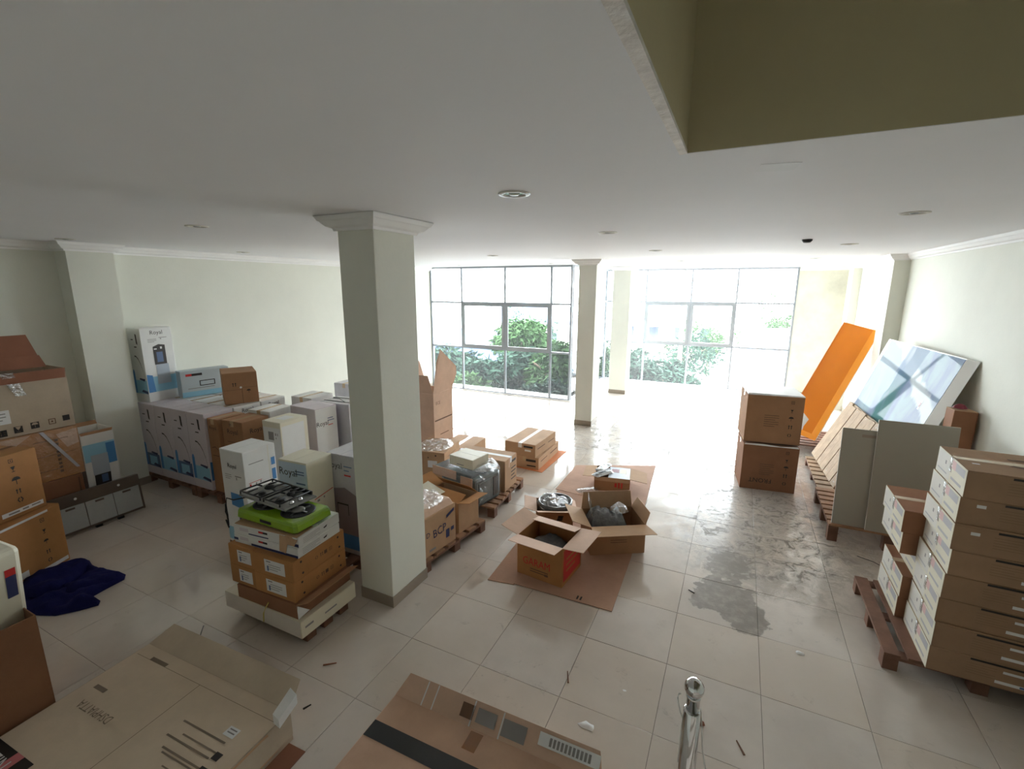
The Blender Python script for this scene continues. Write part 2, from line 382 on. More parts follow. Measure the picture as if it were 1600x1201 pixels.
# ------------------------------------------------------------------ cartons and pallets
def carton(name, label, x, y, z, yaw, w, d, h, mat, seam='x', tape=M_tape, group=None, rot=None, flapmat=None, cat='box'):
    t = thing(name, label, cat, (x, y, z), yaw, group, rot)
    build('body', MB().box(-w/2, -d/2, 0, w/2, d/2, h - .005), mat, t, bevel=.004)
    g = .002; fm = flapmat or mat
    for k in (-1, 1):
        if seam == 'x':
            b = MB().box(-w/2 + .002, g if k > 0 else -d/2 + .002, h - .0048, w/2 - .002, d/2 - .002 if k > 0 else -g, h)
        else:
            b = MB().box(g if k > 0 else -w/2 + .002, -d/2 + .002, h - .0048, w/2 - .002 if k > 0 else -g, d/2 - .002, h)
        build('flap', b, fm, t)
    if tape is not None:
        tw, dr, e = .03, .07, .0012
        L = (w if seam == 'x' else d) / 2 + e
        prof = [(-L, h - dr), (-L, h + e), (L, h + e), (L, h - dr)]
        mb = MB()
        for (a, b), (c, d_) in zip(prof, prof[1:]):
            mb.poly([(a, -tw, b), (c, -tw, d_), (c, tw, d_), (a, tw, b)] if seam == 'x' else [(tw, a, b), (tw, c, d_), (-tw, c, d_), (-tw, a, b)])
        build('tape', mb, tape, t)
    t['dims'] = (w, d, h)
    return t
def open_carton(name, label, x, y, z, yaw, w, d, h, mat, inner, flaps, group=None, th=.006, rot=None):
    """flaps: {side: (angle from straight up outwards, length)}; sides f b l r"""
    t = thing(name, label, 'box', (x, y, z), yaw, group, rot)
    build('bottom_panel', MB().box(-w/2, -d/2, 0, w/2, d/2, th), mat, t)
    for nm, b in (('f', (-w/2, -d/2, th, w/2, -d/2 + th, h)), ('b', (-w/2, d/2 - th, th, w/2, d/2, h)), ('l', (-w/2, -d/2 + th, th, -w/2 + th, d/2 - th, h)), ('r', (w/2 - th, -d/2 + th, th, w/2, d/2 - th, h))):
        build('side_panel', MB().box(*b), mat, t)
    for k, (ang, L, *rest) in flaps.items():
        tp = rest[0] if rest else .01
        a = R(ang); o = {'f': (0, -1), 'b': (0, 1), 'l': (-1, 0), 'r': (1, 0)}[k]
        half = (w if k in 'fb' else d) / 2; hx, hy = (o[0] * (w/2 - .003), o[1] * (d/2 - .003))
        ux, uy = (1, 0) if k in 'fb' else (0, 1)
        dx, dy, dz = o[0] * math.sin(a), o[1] * math.sin(a), math.cos(a)
        p = [(hx - ux * half, hy - uy * half, h + .001), (hx + ux * half, hy + uy * half, h + .001),
             (hx + ux * (half - tp) + dx * L, hy + uy * (half - tp) + dy * L, h + dz * L), (hx - ux * (half - tp) + dx * L, hy - uy * (half - tp) + dy * L, h + dz * L)]
        build('flap', MB().slab(p, .005), inner, t)
    t['dims'] = (w, d, h)
    return t
def pallet(name, label, x, y, yaw, w, d, h, mat, along='x', n=7, group=None, z=0, sw=None, bmat=None, skip=()):
    """deck slats run along `along`; three rows of three blocks under them"""
    t = thing(name, label, 'pallet', (x, y, z), yaw, group)
    st = .02; span = d if along == 'x' else w; sw = sw or span / n * .72; me = None
    for i in range(n):
        if i in skip: continue
        c = -span / 2 + sw / 2 + i * (span - sw) / (n - 1)
        if me is None:
            mb = MB().box(-w/2, -sw/2, -st, w/2, sw/2, 0) if along == 'x' else MB().box(-sw/2, -d/2, -st, sw/2, d/2, 0)
            o = build('slat', mb, mat, t, bevel=.002); me = o.data
        else: o = link('slat', me, mat, t)
        o.location = (0, c, h) if along == 'x' else (c, 0, h)
    bw = .09; me = None; m2 = None; bt = .018
    for i in (-1, 0, 1):
        mb = MB().box(i * (w - bw) / 2 - bw/2, -d/2, h - 2 * st - .0005, i * (w - bw) / 2 + bw/2, d/2, h - st - .0005) if along == 'x' else MB().box(-w/2, i * (d - bw) / 2 - bw/2, h - 2 * st - .0005, w/2, i * (d - bw) / 2 + bw/2, h - st - .0005)
        build('stringer', mb, bmat or mat, t)
        for j in (-1, 0, 1):
            if me is None:
                o = build('block', MB().box(-bw/2, -bw/2, 0, bw/2, bw/2, h - 2 * st - .001), bmat or mat, t, bevel=.003); me = o.data
            else: o = link('block', me, mat, t)
            o.location = (i * (w - bw) / 2, j * (d - bw) / 2, 0)
    return t
def pile(outline, h, edge=.07, wr=.02, fq=9, step=.03, seed=1, flat=.5):
    """a crumpled sheet or filled bag standing on z = 0, from its outline"""
    rnd = random.Random(seed); P = [Vector(p) for p in outline]; n = len(P)
    dense = []
    for i in range(n):
        a, b = P[i], P[(i + 1) % n]; k = max(1, int((b - a).length / step))
        dense += [a.lerp(b, j / k) for j in range(k)]
    xs = [p.x for p in P]; ys = [p.y for p in P]; inner = []
    def inside(p):
        c = False
        for i in range(n):
            a, b = P[i], P[(i + 1) % n]
            if (a.y > p.y) != (b.y > p.y) and p.x < (b.x - a.x) * (p.y - a.y) / (b.y - a.y) + a.x: c = not c
        return c
    def dist(p):
        return min((p - geometry.intersect_point_line(p, P[i], P[(i + 1) % n])[0]).length if 0 <= geometry.intersect_point_line(p, P[i], P[(i + 1) % n])[1] <= 1 else min((p - P[i]).length, (p - P[(i + 1) % n]).length) for i in range(n))
    y = min(ys)
    while y < max(ys):
        x = min(xs)
        while x < max(xs):
            p = Vector((x + rnd.uniform(-.3, .3) * step, y + rnd.uniform(-.3, .3) * step))
            if inside(p) and dist(p) > step * .5: inner.append(p)
            x += step
        y += step
    allp = dense + inner
    V, _, F, *_ = geometry.delaunay_2d_cdt([p.to_2d() for p in allp], [(i, (i + 1) % len(dense)) for i in range(len(dense))], [], 1, 1e-5)
    from mathutils import noise as mn
    verts = []
    for v in V:
        dd = dist(Vector(v)); s = min(1, dd / edge)
        nz = mn.noise(Vector((v.x * fq, v.y * fq, seed))) + .5 * mn.noise(Vector((v.x * fq * 2.3, v.y * fq * 2.3, seed + 5)))
        verts.append((v.x, v.y, .003 + h * (s ** flat) * (.75 + .25 * mn.noise(Vector((v.x * 3, v.y * 3, seed + 9)))) + wr * nz * s))
    me = bpy.data.meshes.new('crumple'); me.from_pydata(verts, [], [tuple(f) for f in F]); me.update(); fix_normals(me)
    if me.polygons and sum(p.normal.z * p.area for p in me.polygons) < 0: me.flip_normals()
    return me
def ring(cx, cy, rx, ry, n=18, j=.12, seed=3):
    rnd = random.Random(seed)
    return [(cx + rx * math.cos(2 * PI * k / n) * (1 + rnd.uniform(-j, j)), cy + ry * math.sin(2 * PI * k / n) * (1 + rnd.uniform(-j, j))) for k in range(n)]

# ------------------------------------------------------------------ the room
XL, XR, YB, YW, YW2, XS, ZC = -7.38, 2.20, -2.6, 10.34, 13.46, -3.5, 3.15
X0, Y0, T = .35, 1.885, .6
fl = struct(build('floor', MB().box(XL - .15, YB - .15, -.25, XR + .15, YW + .07, -.009).box(XS - .05, YW + .07, -.25, XR + .15, YW2 + .15, -.009), M_grout))
tile_me = None; rest = MB()
for i in range(-13, 4):
    for j in range(-8, 20):
        a0, b0 = X0 + i * T, Y0 + j * T
        a1, b1 = min(a0 + T, XR), min(b0 + T, YW2); c0, d0 = max(a0, XL), max(b0, YB)
        if a1 - c0 < .03 or b1 - d0 < .03: continue
        if c0 + .3 < XS and d0 > YW - .01: continue
        g = .0013; dz = random.uniform(-.0006, .0002); full = abs(a1 - c0 - T) < 1e-6 and abs(b1 - d0 - T) < 1e-6
        if 0 <= j < 13:
            if full:
                if tile_me is None:
                    o = build('tile', MB().box(-T/2 + g, -T/2 + g, -.008, T/2 - g, T/2 - g, 0), M_tile, fl, bevel=.0012); tile_me = o.data
                else: o = link('tile', tile_me, M_tile, fl)
                o.location = (c0 + T/2, d0 + T/2, dz); o.rotation_euler = (random.uniform(-1, 1) * .0012, random.uniform(-1, 1) * .0012, 0)
            else:
                build('tile', MB().box(c0 + g, d0 + g, -.008, a1 - g, b1 - g, 0), M_tile, fl, bevel=.0012)
        else:
            rest.box(c0 + g, d0 + g, -.008, a1 - g, b1 - g, dz)
stuff(build('tile_field', rest, M_tile, fl))

struct(build('wall_left', MB().box(XL - .15, YB, 0, XL, YW + .1, 3.3), M_wall))
struct(build('wall_right', MB().box(XR, YB, 0, XR + .15, YW2 + .15, 6.4), M_wall))
struct(build('wall_back', MB().box(XL - .15, YB - .15, 0, XR + .15, YB, 6.4), M_wall))
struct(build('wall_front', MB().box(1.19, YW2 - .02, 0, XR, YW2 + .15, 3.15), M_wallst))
# ceiling slab with the stair opening
OX, OY = -.24, 2.035
cl = MB().box(XL - .15, YB, ZC, OX - .028, YW2 + .1, ZC + .25).box(OX - .028, OY, ZC, XR, YW2 + .1, ZC + .25)
def ceil_mat():
    m = M_ceil; n = m.node_tree.nodes
    return m
struct(build('ceiling', cl, ceil_mat()))
struct(build('trim_1', MB().hexa([(OX - .06, YB, ZC - .003), (OX, YB, ZC - .001), (OX - .028, OY, ZC - .003), (OX, OY, ZC - .001), (OX - .06, YB, ZC - .0002), (OX, YB, ZC + .012), (OX - .028, OY, ZC - .0002), (OX, OY, ZC + .012)]), M_edge))
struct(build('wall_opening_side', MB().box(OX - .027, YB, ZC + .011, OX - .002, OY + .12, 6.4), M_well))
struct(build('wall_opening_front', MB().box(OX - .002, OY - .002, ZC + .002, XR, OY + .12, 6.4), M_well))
struct(build('ceiling_upper', MB().box(OX - .14, YB, 6.4, XR + .1, OY + .12, 6.6), M_ceil))
struct(build('roof', MB().box(XL - .15, YB - .15, 6.62, XR + .15, YW2 + .15, 6.8), M_ceil))
struct(build('ceiling_patch', MB().slab([(.02, 2.33, ZC - .0005), (.17, 2.36, ZC - .0005), (.15, 2.5, ZC - .0005), (.0, 2.47, ZC - .0005)], .001), pmat('fresh_ceiling_paint', (232, 234, 238), .7)))

CORN = [(0, .0), (.016, .0), (.022, .018), (.05, .03), (.075, .062), (.085, .068), (.1, .1), (.112, .1)]   # out from the wall, up from the foot
def cornice(name, path, closed=False, zb=None, k=1.0):
    """moulding along a path of (x, y, nx, ny) corner points; n is the outward diagonal"""
    zb = ZC - .1 * 1.0 if zb is None else zb
    mb = MB(); N = len(path); m = len(CORN)
    for (x, y, nx, ny) in path:
        for a, b in CORN: mb.v.append((x + nx * a * k, y + ny * a * k, zb + b * (ZC - zb) / .1))
    for i in range(N if closed else N - 1):
        j = (i + 1) % N
        for c in range(m - 1): mb.f.append((i * m + c, i * m + c + 1, j * m + c + 1, j * m + c))
    return build(name, mb, M_trim)
def ring_path(x0, y0, x1, y1): return [(x0, y0, -1, -1), (x1, y0, 1, -1), (x1, y1, 1, 1), (x0, y1, -1, 1)]
n_tr = 2
PL = -7.12   # left pilaster face
cor = [(XL, YB, 1, 0), (XL, 2.80, 1, -1), (PL, 2.80, 1, -1), (PL, 3.27, 1, 1), (XL, 3.27, 1, 1), (XL, YW, 1, 0)]
struct(cornice('trim_2', cor))
struct(build('pilaster_left', MB().box(XL, 2.80, 0, PL, 3.27, ZC), M_wall))
struct(build('pilaster_right', MB().box(2.0, 9.0, 0, XR, 9.45, ZC), M_wall))
struct(build('pilaster_far_right', MB().box(2.05, 12.2, 0, XR, 12.65, ZC), M_wall))
struct(cornice('trim_3', [(XR, OY + .12, -1, 0), (XR, 9.0, -1, -1), (2.0, 9.0, -1, -1), (2.0, 9.45, -1, 1), (XR, 9.45, -1, 1), (XR, 12.2, -1, -1), (2.05, 12.2, -1, -1), (2.05, 12.65, -1, 1), (XR, 12.65, -1, 1), (XR, YW2 - .02, -1, -1), (1.19, YW2 - .02, 0, -1)], zb=ZC - .09, k=.8))
PILL = [('pillar_near', -2.75, 2.70, -2.41, 3.17), ('pillar_middle', -2.765, 8.55, -2.43, 8.99), ('pillar_far', -2.89, 11.66, -2.46, 12.08)]
for i, (nm, x0, y0, x1, y1) in enumerate(PILL):
    struct(build(nm, MB().box(x0, y0, 0, x1, y1, ZC), M_wall, bevel=.006))
    struct(cornice('trim_%d' % (4 + i), ring_path(x0, y0, x1, y1), True, k=1.15))
    e = .006
    struct(build('baseboard_' + nm, MB().box(x0 - e, y0 - e, 0, x1 + e, y1 + e, .1), M_base))
def bb(nm, x0, y0, x1, y1): struct(build('baseboard_' + nm, MB().box(x0, y0, 0, x1, y1, .1), M_base))
bb('left', XL, YB, XL + .01, 2.79); bb('left_far', XL, 3.28, XL + .01, YW); bb('left_pilaster', XL, 2.79, PL + .01, 3.28)
bb('right', XR - .01, YB, XR, 8.99); bb('right_far', XR - .01, 9.46, XR, 12.19); bb('right_pilaster', 1.99, 8.99, XR, 9.46); bb('front', 1.19, YW2 - .03, 1.98, YW2 - .02)

# windows
def window(name, ax, pos, cuts, zs, sashes, fw=.045, fd=.06):
    """ax 'x': plane y = pos, cuts are x; ax 'y': plane x = pos, cuts are y"""
    t = bpy.data.objects.new(name, None); C.objects.link(t); struct(t)
    def bar(nm, a0, a1, z0, z1, m=M_alu, dd=fd, sh=0):
        mb = MB().box(a0, pos - dd/2 + sh, z0, a1, pos + dd/2 + sh, z1) if ax == 'x' else MB().box(pos - dd/2 + sh, a0, z0, pos + dd/2 + sh, a1, z1)
        return build(nm, mb, m, t, bevel=.003)
    for c in cuts: bar('mullion', c - fw/2, c + fw/2, 0, ZC - .001)
    for i in range(len(cuts) - 1):
        a0, a1 = cuts[i] + fw/2, cuts[i + 1] - fw/2
        for z in zs: bar('transom', a0, a1, max(0, z - fw/2), min(ZC - .001, z + fw/2))
        for k in range(len(zs) - 1):
            z0, z1 = zs[k] + fw/2, zs[k + 1] - fw/2
            if (i, k) in sashes:
                s = bpy.data.objects.new('sash', None); C.objects.link(s); s.parent = t
                for b in ((a0, a0 + .06, z0, z1), (a1 - .06, a1, z0, z1), (a0 + .06, a1 - .06, z0, z0 + .06), (a0 + .06, a1 - .06, z1 - .06, z1)):
                    bar('sash_bar', *b, M_sash, .05, -.012).parent = s
                q = bar('handle', (a0 + a1)/2 - .05, (a0 + a1)/2 + .05, z0 + .02, z0 + .04, M_alu, .03, -.05); q.parent = s
                p0, p1, q0, q1 = a0 + .06, a1 - .06, z0 + .06, z1 - .06
            else: p0, p1, q0, q1 = a0, a1, z0, z1
            mb = MB()
            mb.poly([(p0, pos, q0), (p1, pos, q0), (p1, pos, q1), (p0, pos, q1)] if ax == 'x' else [(pos, p0, q0), (pos, p1, q0), (pos, p1, q1), (pos, p0, q1)])
            link('pane', mb.mesh('pane'), M_glass, t)
    return t
ZS = (.0225, 1.135, 2.27, ZC - .02)
window('window_1', 'x', YW, [XL + .02, -6.42, -5.19, -3.99, XS], ZS, {(1, 1), (2, 1)})
window('window_2', 'y', XS, [YW + .06, 11.9, YW2 - .05], ZS, set())
window('window_3', 'x', YW2, [XS, -2.39, -1.22, -.13, 1.165], ZS, {(1, 1), (2, 1)})
for k, (a, b, c, d) in enumerate(((XL, YW - .07, XS + .05, YW + .07), (XS, YW2 - .07, 1.19, YW2 + .07))):
    struct(build('trim_%d' % (10 + k), MB().box(a, b, -.008, c, d, .02), M_edge))

# ------------------------------------------------------------------ ceiling fittings
LP = [(-1.18, 2.46, 'nearest the stair opening, showing a greenish lens'), (-4.23, 2.58, 'left of the near pillar head'), (-6.68, 2.65, 'just before the left pilaster head'),
      (-6.75, 4.75, 'over the tall dispenser carton by the left wall'), (-1.18, 4.48, 'second from the stair opening towards the windows'), (-1.13, 6.85, 'third from the stair opening towards the windows'),
      (1.0, 4.2, 'nearest above the right wall stacks'), (1.06, 6.77, 'before the right pilaster head'), (1.06, 9.64, 'beyond the right pilaster head'),
      (-3.68, 6.88, 'between near and middle pillars'), (-3.7, 9.49, 'just inside the left window, right one'), (-5.96, 9.49, 'just inside the left window, left one'), (-1.09, 9.56, 'inside the step between both windows')]
for k, (x, y, w) in enumerate(LP):
    t = thing('downlight', 'round white recessed ceiling light ' + w, 'ceiling light', (x, y, ZC), 0, 'recessed ceiling lights')
    build('ring', MB().lathe([(.062, -.002), (.066, -.008), (.088, -.006), (.09, -.001)], 24, close=False), M_frame, t, True)
    build('reflector', MB().lathe([(.062, -.002), (.05, -.0005), (.03, -.0002)], 24, close=False), M_chrome, t, True)
    build('lens', MB().lathe([(.03, -.003), (.022, -.009), (.006, -.011)], 16), M_lamp if k == 0 else M_sash, t, True)
t = thing('smoke_detector', 'small dark round detector on the ceiling beside the right lights', 'detector', (.56, 5.98, ZC))
build('base', MB().lathe([(.05, 0), (.05, -.012), (.035, -.03), (.01, -.034)], 18), M_black, t, True)
build('grille', MB().lathe([(.037, -.018), (.04, -.022), (.03, -.033)], 18, close=False), M_sash, t, True)

# ------------------------------------------------------------------ stairs under the camera
st = struct(bpy.data.objects.new('stairs', None)); C.objects.link(st)
for k in range(8):
    z = .17 * (k + 1); y1 = 1.9 - .27 * k
    build('step', MB().box(-.09, y1 - .27 if k < 7 else YB + .02, z - .17 if k else 0, 1.3, y1, z), M_tile, st, bevel=.004)
t = thing('newel_post', 'polished chrome stair post topped by a round ball', 'post', (-.021, 1.2, .511))
build('foot_plate', MB().lathe([(.05, 0), (.05, .006), (.03, .012)], 24), M_chrome, t, True)
build('tube', MB().lathe([(.0235, .008), (.0235, .985), (.02, .99)], 28), M_chrome, t, True)
build('collar', MB().lathe([(.0175, .986), (.0175, 1.028), (.0195, 1.03), (.0195, 1.036), (.012, 1.038)], 24), M_chrome, t, True)
build('ball', MB().lathe([(.004, 1.033)] + [(.0265 * math.sin(a), 1.059 - .0265 * math.cos(a)) for a in [PI * i / 14 for i in range(2, 14)]] + [(.001, 1.0855)], 24), M_chrome, t, True)
sp = [(-.055, 1.19, 1.545), (-.058, 1.185, 1.55), (-.06, 1.185, 1.535), (-.052, 1.19, 1.49), (-.044, 1.2, 1.46), (-.0455, 1.21, 1.30), (-.02, 1.235, 1.2)]
tag(build('string', MB().tube(sp, .0022, 6), M_string, None, True), 'white string end sticking up left of the chrome post', 'string')
sp = [(-.02, 1.226, 1.48), (.0, 1.22, 1.49), (.006, 1.212, 1.45), (.015, 1.2, 1.38), (.03, 1.2, 1.31), (.04, 1.2, 1.22)]
tag(build('string', MB().tube(sp, .002, 6), M_string, None, True), 'thin pale string hanging down right of the chrome post', 'string')

# ------------------------------------------------------------------ water dispenser cartons by the left wall
def arc_strip(pts, t):
    a = [(x, y + t) for x, y in pts]; return [[pts[i], pts[i + 1], a[i + 1], a[i]] for i in range(len(pts) - 1)]
def art_arc(t, face, dark=True):
    D = t['dims']
    decal(t, D, face, M_sky if not dark else M_steelb, [rect(.02, .115, .98, .3)], off=.0016)
    decal(t, D, face, M_sky, [rect(.3, .135, .8, .265)], off=.002)
    decal(t, D, face, M_navy, [[(.5, .14), (.98, .11), (.98, .15), (.6, .17)], [(.45, .31), (.85, .285), (.9, .32), (.5, .33)]], off=.0024)
    decal(t, D, face, M_blue, [[(.02, .12), (.17, .12), (.17, .4), (.13, .44), (.06, .44), (.02, .4)]], off=.0026)
    decal(t, D, face, M_ink, arc_strip([(.34, .62), (.46, .615), (.6, .58), (.74, .51), (.84, .42), (.9, .31)], .018) + [[(.62, .80), (.72, .78), (.70, .92), (.60, .93)], rect(.24, .845, .42, .858), rect(.42, .745, .62, .76)], off=.0026)
def art_disp(t, face, brand=True):
    D = t['dims']
    decal(t, D, face, M_sky, [rect(.02, .13, .98, .34)], off=.0016)
    decal(t, D, face, M_blue, [[(.02, .13), (.24, .13), (.2, .36), (.02, .38)]], off=.002)
    decal(t, D, face, M_silver, [[(.34, .23), (.78, .23), (.76, .5), (.36, .5)]], off=.0024)
    decal(t, D, face, M_ink, [[(.33, .5), (.72, .5), (.72, .76), (.52, .775), (.33, .745)]], off=.0024)
    decal(t, D, face, M_steelb, [rect(.42, .53, .62, .67)], off=.0028)
    decal(t, D, face, M_label, [rect(.56, .71, .62, .74), rect(.36, .705, .45, .72)], off=.0028)
    decal(t, D, face, M_inkg, lines(.2, .845, .28, 3, .018, .006) + [rect(.56, .86, .82, .868), rect(.6, .84, .64, .856)], off=.0024)
    if brand: text(t, D, face, .5, .935, .075, 'Royal', M_ink)
DI = 'water dispenser cartons by the left wall'
P1 = pallet('pallet', 'reddish wooden pallet under the white dispenser cartons beside the left pilaster', -6.66, 3.88, 0, 1.12, 1.2, .13, M_woodr, 'y', 8)
P2 = pallet('pallet', 'reddish wooden pallet under the two brown cartons and the last white dispenser carton', -5.625, 3.88, 0, .90, 1.2, .13, M_woodr, 'y', 7)
rowlab = ['white dispenser carton standing under the tall single one, against the left wall', 'white dispenser carton with arc print, second from the left wall in the pallet row',
          'white dispenser carton with arc print, third from the left wall in the pallet row', 'white dispenser carton with arc print, right beside the brown tall cartons']
XE = [-7.21, -6.85, -6.49, -6.13, -5.77]
for i in range(4):
    b = carton('dispenser_carton', rowlab[i], (XE[i] + XE[i + 1]) / 2, 3.49, .1305, random.uniform(-.6, .6), .352, .37, .99, M_lilac, 'y', None, DI)
    art_arc(b, 'f', i % 2 == 0); art_disp(b, 'r', False)
rl = ['white dispenser carton in the second row, against the left wall behind the first', 'white dispenser carton in the second row, under the blue-grey flat carton', 'white dispenser carton in the second row, left of the carton with the white dot', 'white dispenser carton in the second row, right behind the fourth of the front row']
for i in range(4):
    b = carton('dispenser_carton', rl[i], (XE[i] + XE[i + 1]) / 2, 3.88, .1305, random.uniform(-.6, .6), .352, .37, .985, M_white, 'y', M_tape, DI); art_disp(b, 'r')
rl = ['white dispenser carton in the third row, against the left wall', 'white dispenser carton in the third row, behind the blue-grey flat carton', 'white dispenser carton in the third row, behind the carton with the white dot', 'white dispenser carton in the third row, at its right end']
for i in range(4):
    b = carton('dispenser_carton', rl[i], (XE[i] + XE[i + 1]) / 2, 4.27, .1305, random.uniform(-.6, .6), .352, .37, .985, M_white, 'y', M_tape, DI); art_disp(b, 'r')
b = carton('dispenser_carton', 'tall white dispenser carton standing alone on top of the row by the left wall', -7.17, 3.56, 1.1215, 4.8, .26, .40, .985, M_white, 'y', None, DI)
art_arc(b, 'f', False); art_disp(b, 'r')
b = carton('brown_dispenser_carton', 'narrow tall brown carton squeezed between a white dispenser carton and a wider brown one', -5.655, 3.51, .1305, 1, .20, .36, .945, M_brown, 'y')
text(b, b['dims'], 'f', .5, .88, .06, 'Royal', M_ink); decal(b, b['dims'], 'f', M_inkb, arc_strip([(.2, .6), (.5, .62), (.8, .58)], .012) + [rect(.2, .5, .8, .51)])
b = carton('brown_dispenser_carton', 'wide tall brown carton behind the white two-face carton, print on both sides', -5.353, 3.555, .1305, 3, .345, .37, .945, M_brown, 'y', M_tape)
for f in 'fr': text(b, b['dims'], f, .5, .86, .085, 'Royal', M_ink)
symbols(b, b['dims'], 'f', [('arrows', .42, .95, .12)], M_ink)
decal(b, b['dims'], 'f', M_inkb, arc_strip([(.2, .6), (.5, .62), (.8, .58)], .012) + [rect(.2, .72, .8, .728)])
b = carton('appliance_carton', 'flat blue-grey carton standing on edge upon the dispenser cartons, red logo', -6.90, 4.03, 1.123, -12, .17, .62, .37, pmat('blue_grey_card', (186, 198, 204), .45, .05, 3), 'y', None)
decal(b, b['dims'], 'r', M_rp, [rect(.1, .79, .22, .88)]); decal(b, b['dims'], 'r', M_ink, [rect(.22, .79, .43, .88)]); decal(b, b['dims'], 'r', M_sky, [rect(.0, .0, 1, .2)], off=.0014)
decal(b, b['dims'], 'r', M_inkg, [rect(.12, .3, .66, .325)])
decal(b, b['dims'], 'r', M_ink, [rect(.36, .38, .68, .41), rect(.36, .56, .68, .59), rect(.36, .41, .38, .56), rect(.66, .41, .68, .56)])
b = carton('brown_carton', 'brown carton with a white dot and two symbols, perched on the dispenser cartons', -6.10, 4.02, 1.1225, 60, .40, .50, .415, M_brown, 'x', None)
D = b['dims']
symbols(b, D, 'f', [('arrows', .32, .62, .14), ('umbrella', .72, .38, .14)], M_ink); decal(b, D, 'f', M_label, [[(.5 + .035 * math.cos(a), .52 + .034 * math.sin(a)) for a in [PI * k / 6 for k in range(12)]]])
decal(b, D, 'f', M_inkb, [rect(.52, .0, .535, .5), rect(.02, .45, .5, .458), rect(.54, .51, .98, .518)])
P3 = pallet('pallet', 'wooden pallet under the blue-windowed white carton and its grey neighbour, behind the hob pile', -3.755, 3.03, 0, 1.41, .76, .13, M_woodr, 'y', 10)
P5 = pallet('pallet', 'wooden pallet under the cream-edged and strapped cartons behind the hob pile', -4.665, 4.16, 0, .94, 1.46, .13, M_woodr, 'y', 7)
b = carton('dispenser_carton', 'white carton with blue windows on two faces, just behind the hob pile', -4.278, 2.824, .1305, .3, .339, .345, .98, M_white, 'y', None, None)
D = b['dims']
text(b, D, 'f', .5, .84, .06, 'Royal', M_ink); decal(b, D, 'f', M_blue, [[(.3, .42), (.78, .40), (.84, .44), (.82, .52), (.76, .55), (.3, .555)]]); decal(b, D, 'f', M_sky, [rect(.0, .03, .98, .17)], off=.0018)
decal(b, D, 'f', M_inkg, lines(.15, .74, .28, 3, .02, .006) + [rect(.58, .735, .86, .745), rect(.62, .7, .66, .73)]); decal(b, D, 'f', M_ink, [[(.55, .2), (.7, .2), (.68, .34), (.57, .34)]])
decal(b, D, 'r', M_inkg, [rect(.15, .86, .6, .868)]); decal(b, D, 'r', M_rp, [rect(.1, .67, .5, .675), rect(.12, .64, .17, .66)]); decal(b, D, 'r', M_sky, [rect(.35, .525, .72, .56)]); decal(b, D, 'r', M_inkg, [rect(.24, .53, .3, .55), rect(.3, .64, .34, .66), rect(.44, .645, .48, .665)])
decal(b, D, 'r', M_blue, [rect(.84, .78, .96, .86), rect(.84, .62, .96, .74)]); decal(b, D, 'r', M_cream, [rect(.76, .0, .78, 1)], off=.0012)
b = carton('dispenser_carton', 'pale blue and white carton with bold name, between two other white cartons behind the hob', -3.488, 2.84, .1305, 3, .34, .30, .995, M_cream, 'y', None)
D = b['dims']
decal(b, D, 'f', pmat('pale_blue_print', (196, 212, 228), .45), [rect(.01, .3, .99, .985)], off=.0012)
text(b, D, 'f', .34, .89, .1, 'Royal', M_ink, name='lettering'); decal(b, D, 'f', M_steelb, [rect(.58, .905, .9, .915), rect(.58, .88, .9, .89), rect(.6, .79, .92, .805)]); decal(b, D, 'f', M_inkg, [rect(.06, .73, .45, .738), rect(.06, .71, .6, .718)])
decal(b, D, 'f', M_ink, [rect(.6, .7, .95, .715), rect(.63, .67, .68, .69), rect(.74, .665, .79, .685), rect(.86, .66, .91, .68)]); decal(b, D, 'f', M_lilac, [rect(.02, .02, .98, .3)], off=.0012)
decal(b, D, 'r', M_rp, [[(.2, .63), (.95, .66), (.95, .668), (.2, .638)]]); decal(b, D, 'r', M_inkg, [rect(.3, .6, .4, .62), rect(.55, .61, .6, .63)])
b = carton('dispenser_carton', 'film-wrapped grey carton with bold name, partly hidden by the near pillar', -3.232, 3.185, .1305, .5, .352, .36, .99, M_greyw, 'y', None)
D = b['dims']
text(b, D, 'f', .3, .89, .085, 'Royal', M_ink); decal(b, D, 'f', M_steelb, [rect(.62, .89, .9, .9), rect(.62, .85, .8, .86)]); decal(b, D, 'f', M_rp, [rect(.62, .8, .85, .815)])
decal(b, D, 'f', pmat('mauve_grey_print', (128, 116, 122), .35), [[(.01, .2), (.99, .2), (.99, .62), (.6, .68), (.01, .64)]], off=.0012); decal(b, D, 'f', M_ink, [rect(.3, .5, .7, .515), rect(.3, .4, .32, .5), rect(.68, .4, .7, .5)]); decal(b, D, 'f', M_blue, [rect(.01, .05, .99, .2)], off=.0016)
b = carton('dispenser_carton', 'plain white carton with cream edges and a hand slot, taller look behind the blue-windowed one', -4.741, 3.63, .1305, .5, .299, .375, 1.0, M_cream, 'y', None)
D = b['dims']
decal(b, D, 'f', M_white, [rect(.03, .0, .97, .93)], off=.0012); decal(b, D, 'f', M_inkg, [rect(.3, .78, .6, .88), rect(.68, .84, .74, .87), rect(.8, .84, .84, .87), rect(.7, .8, .74, .82)], off=.002); decal(b, D, 'r', M_white, [rect(.04, .0, .86, .95)], off=.0012)
decal(b, D, 'r', M_ink, [[(.36, .56), (.6, .58), (.6, .605), (.36, .585)]], off=.002)
decal(b, D, 't', M_white, [rect(.25, .3, .75, .7)], off=.0012)
b = carton('dispenser_carton', 'white carton with lilac left side and bold name, behind the cream-edged carton', -4.952, 4.23, .1305, -3, .476, .335, 1.0, M_lilac, 'y', None)
D = b['dims']
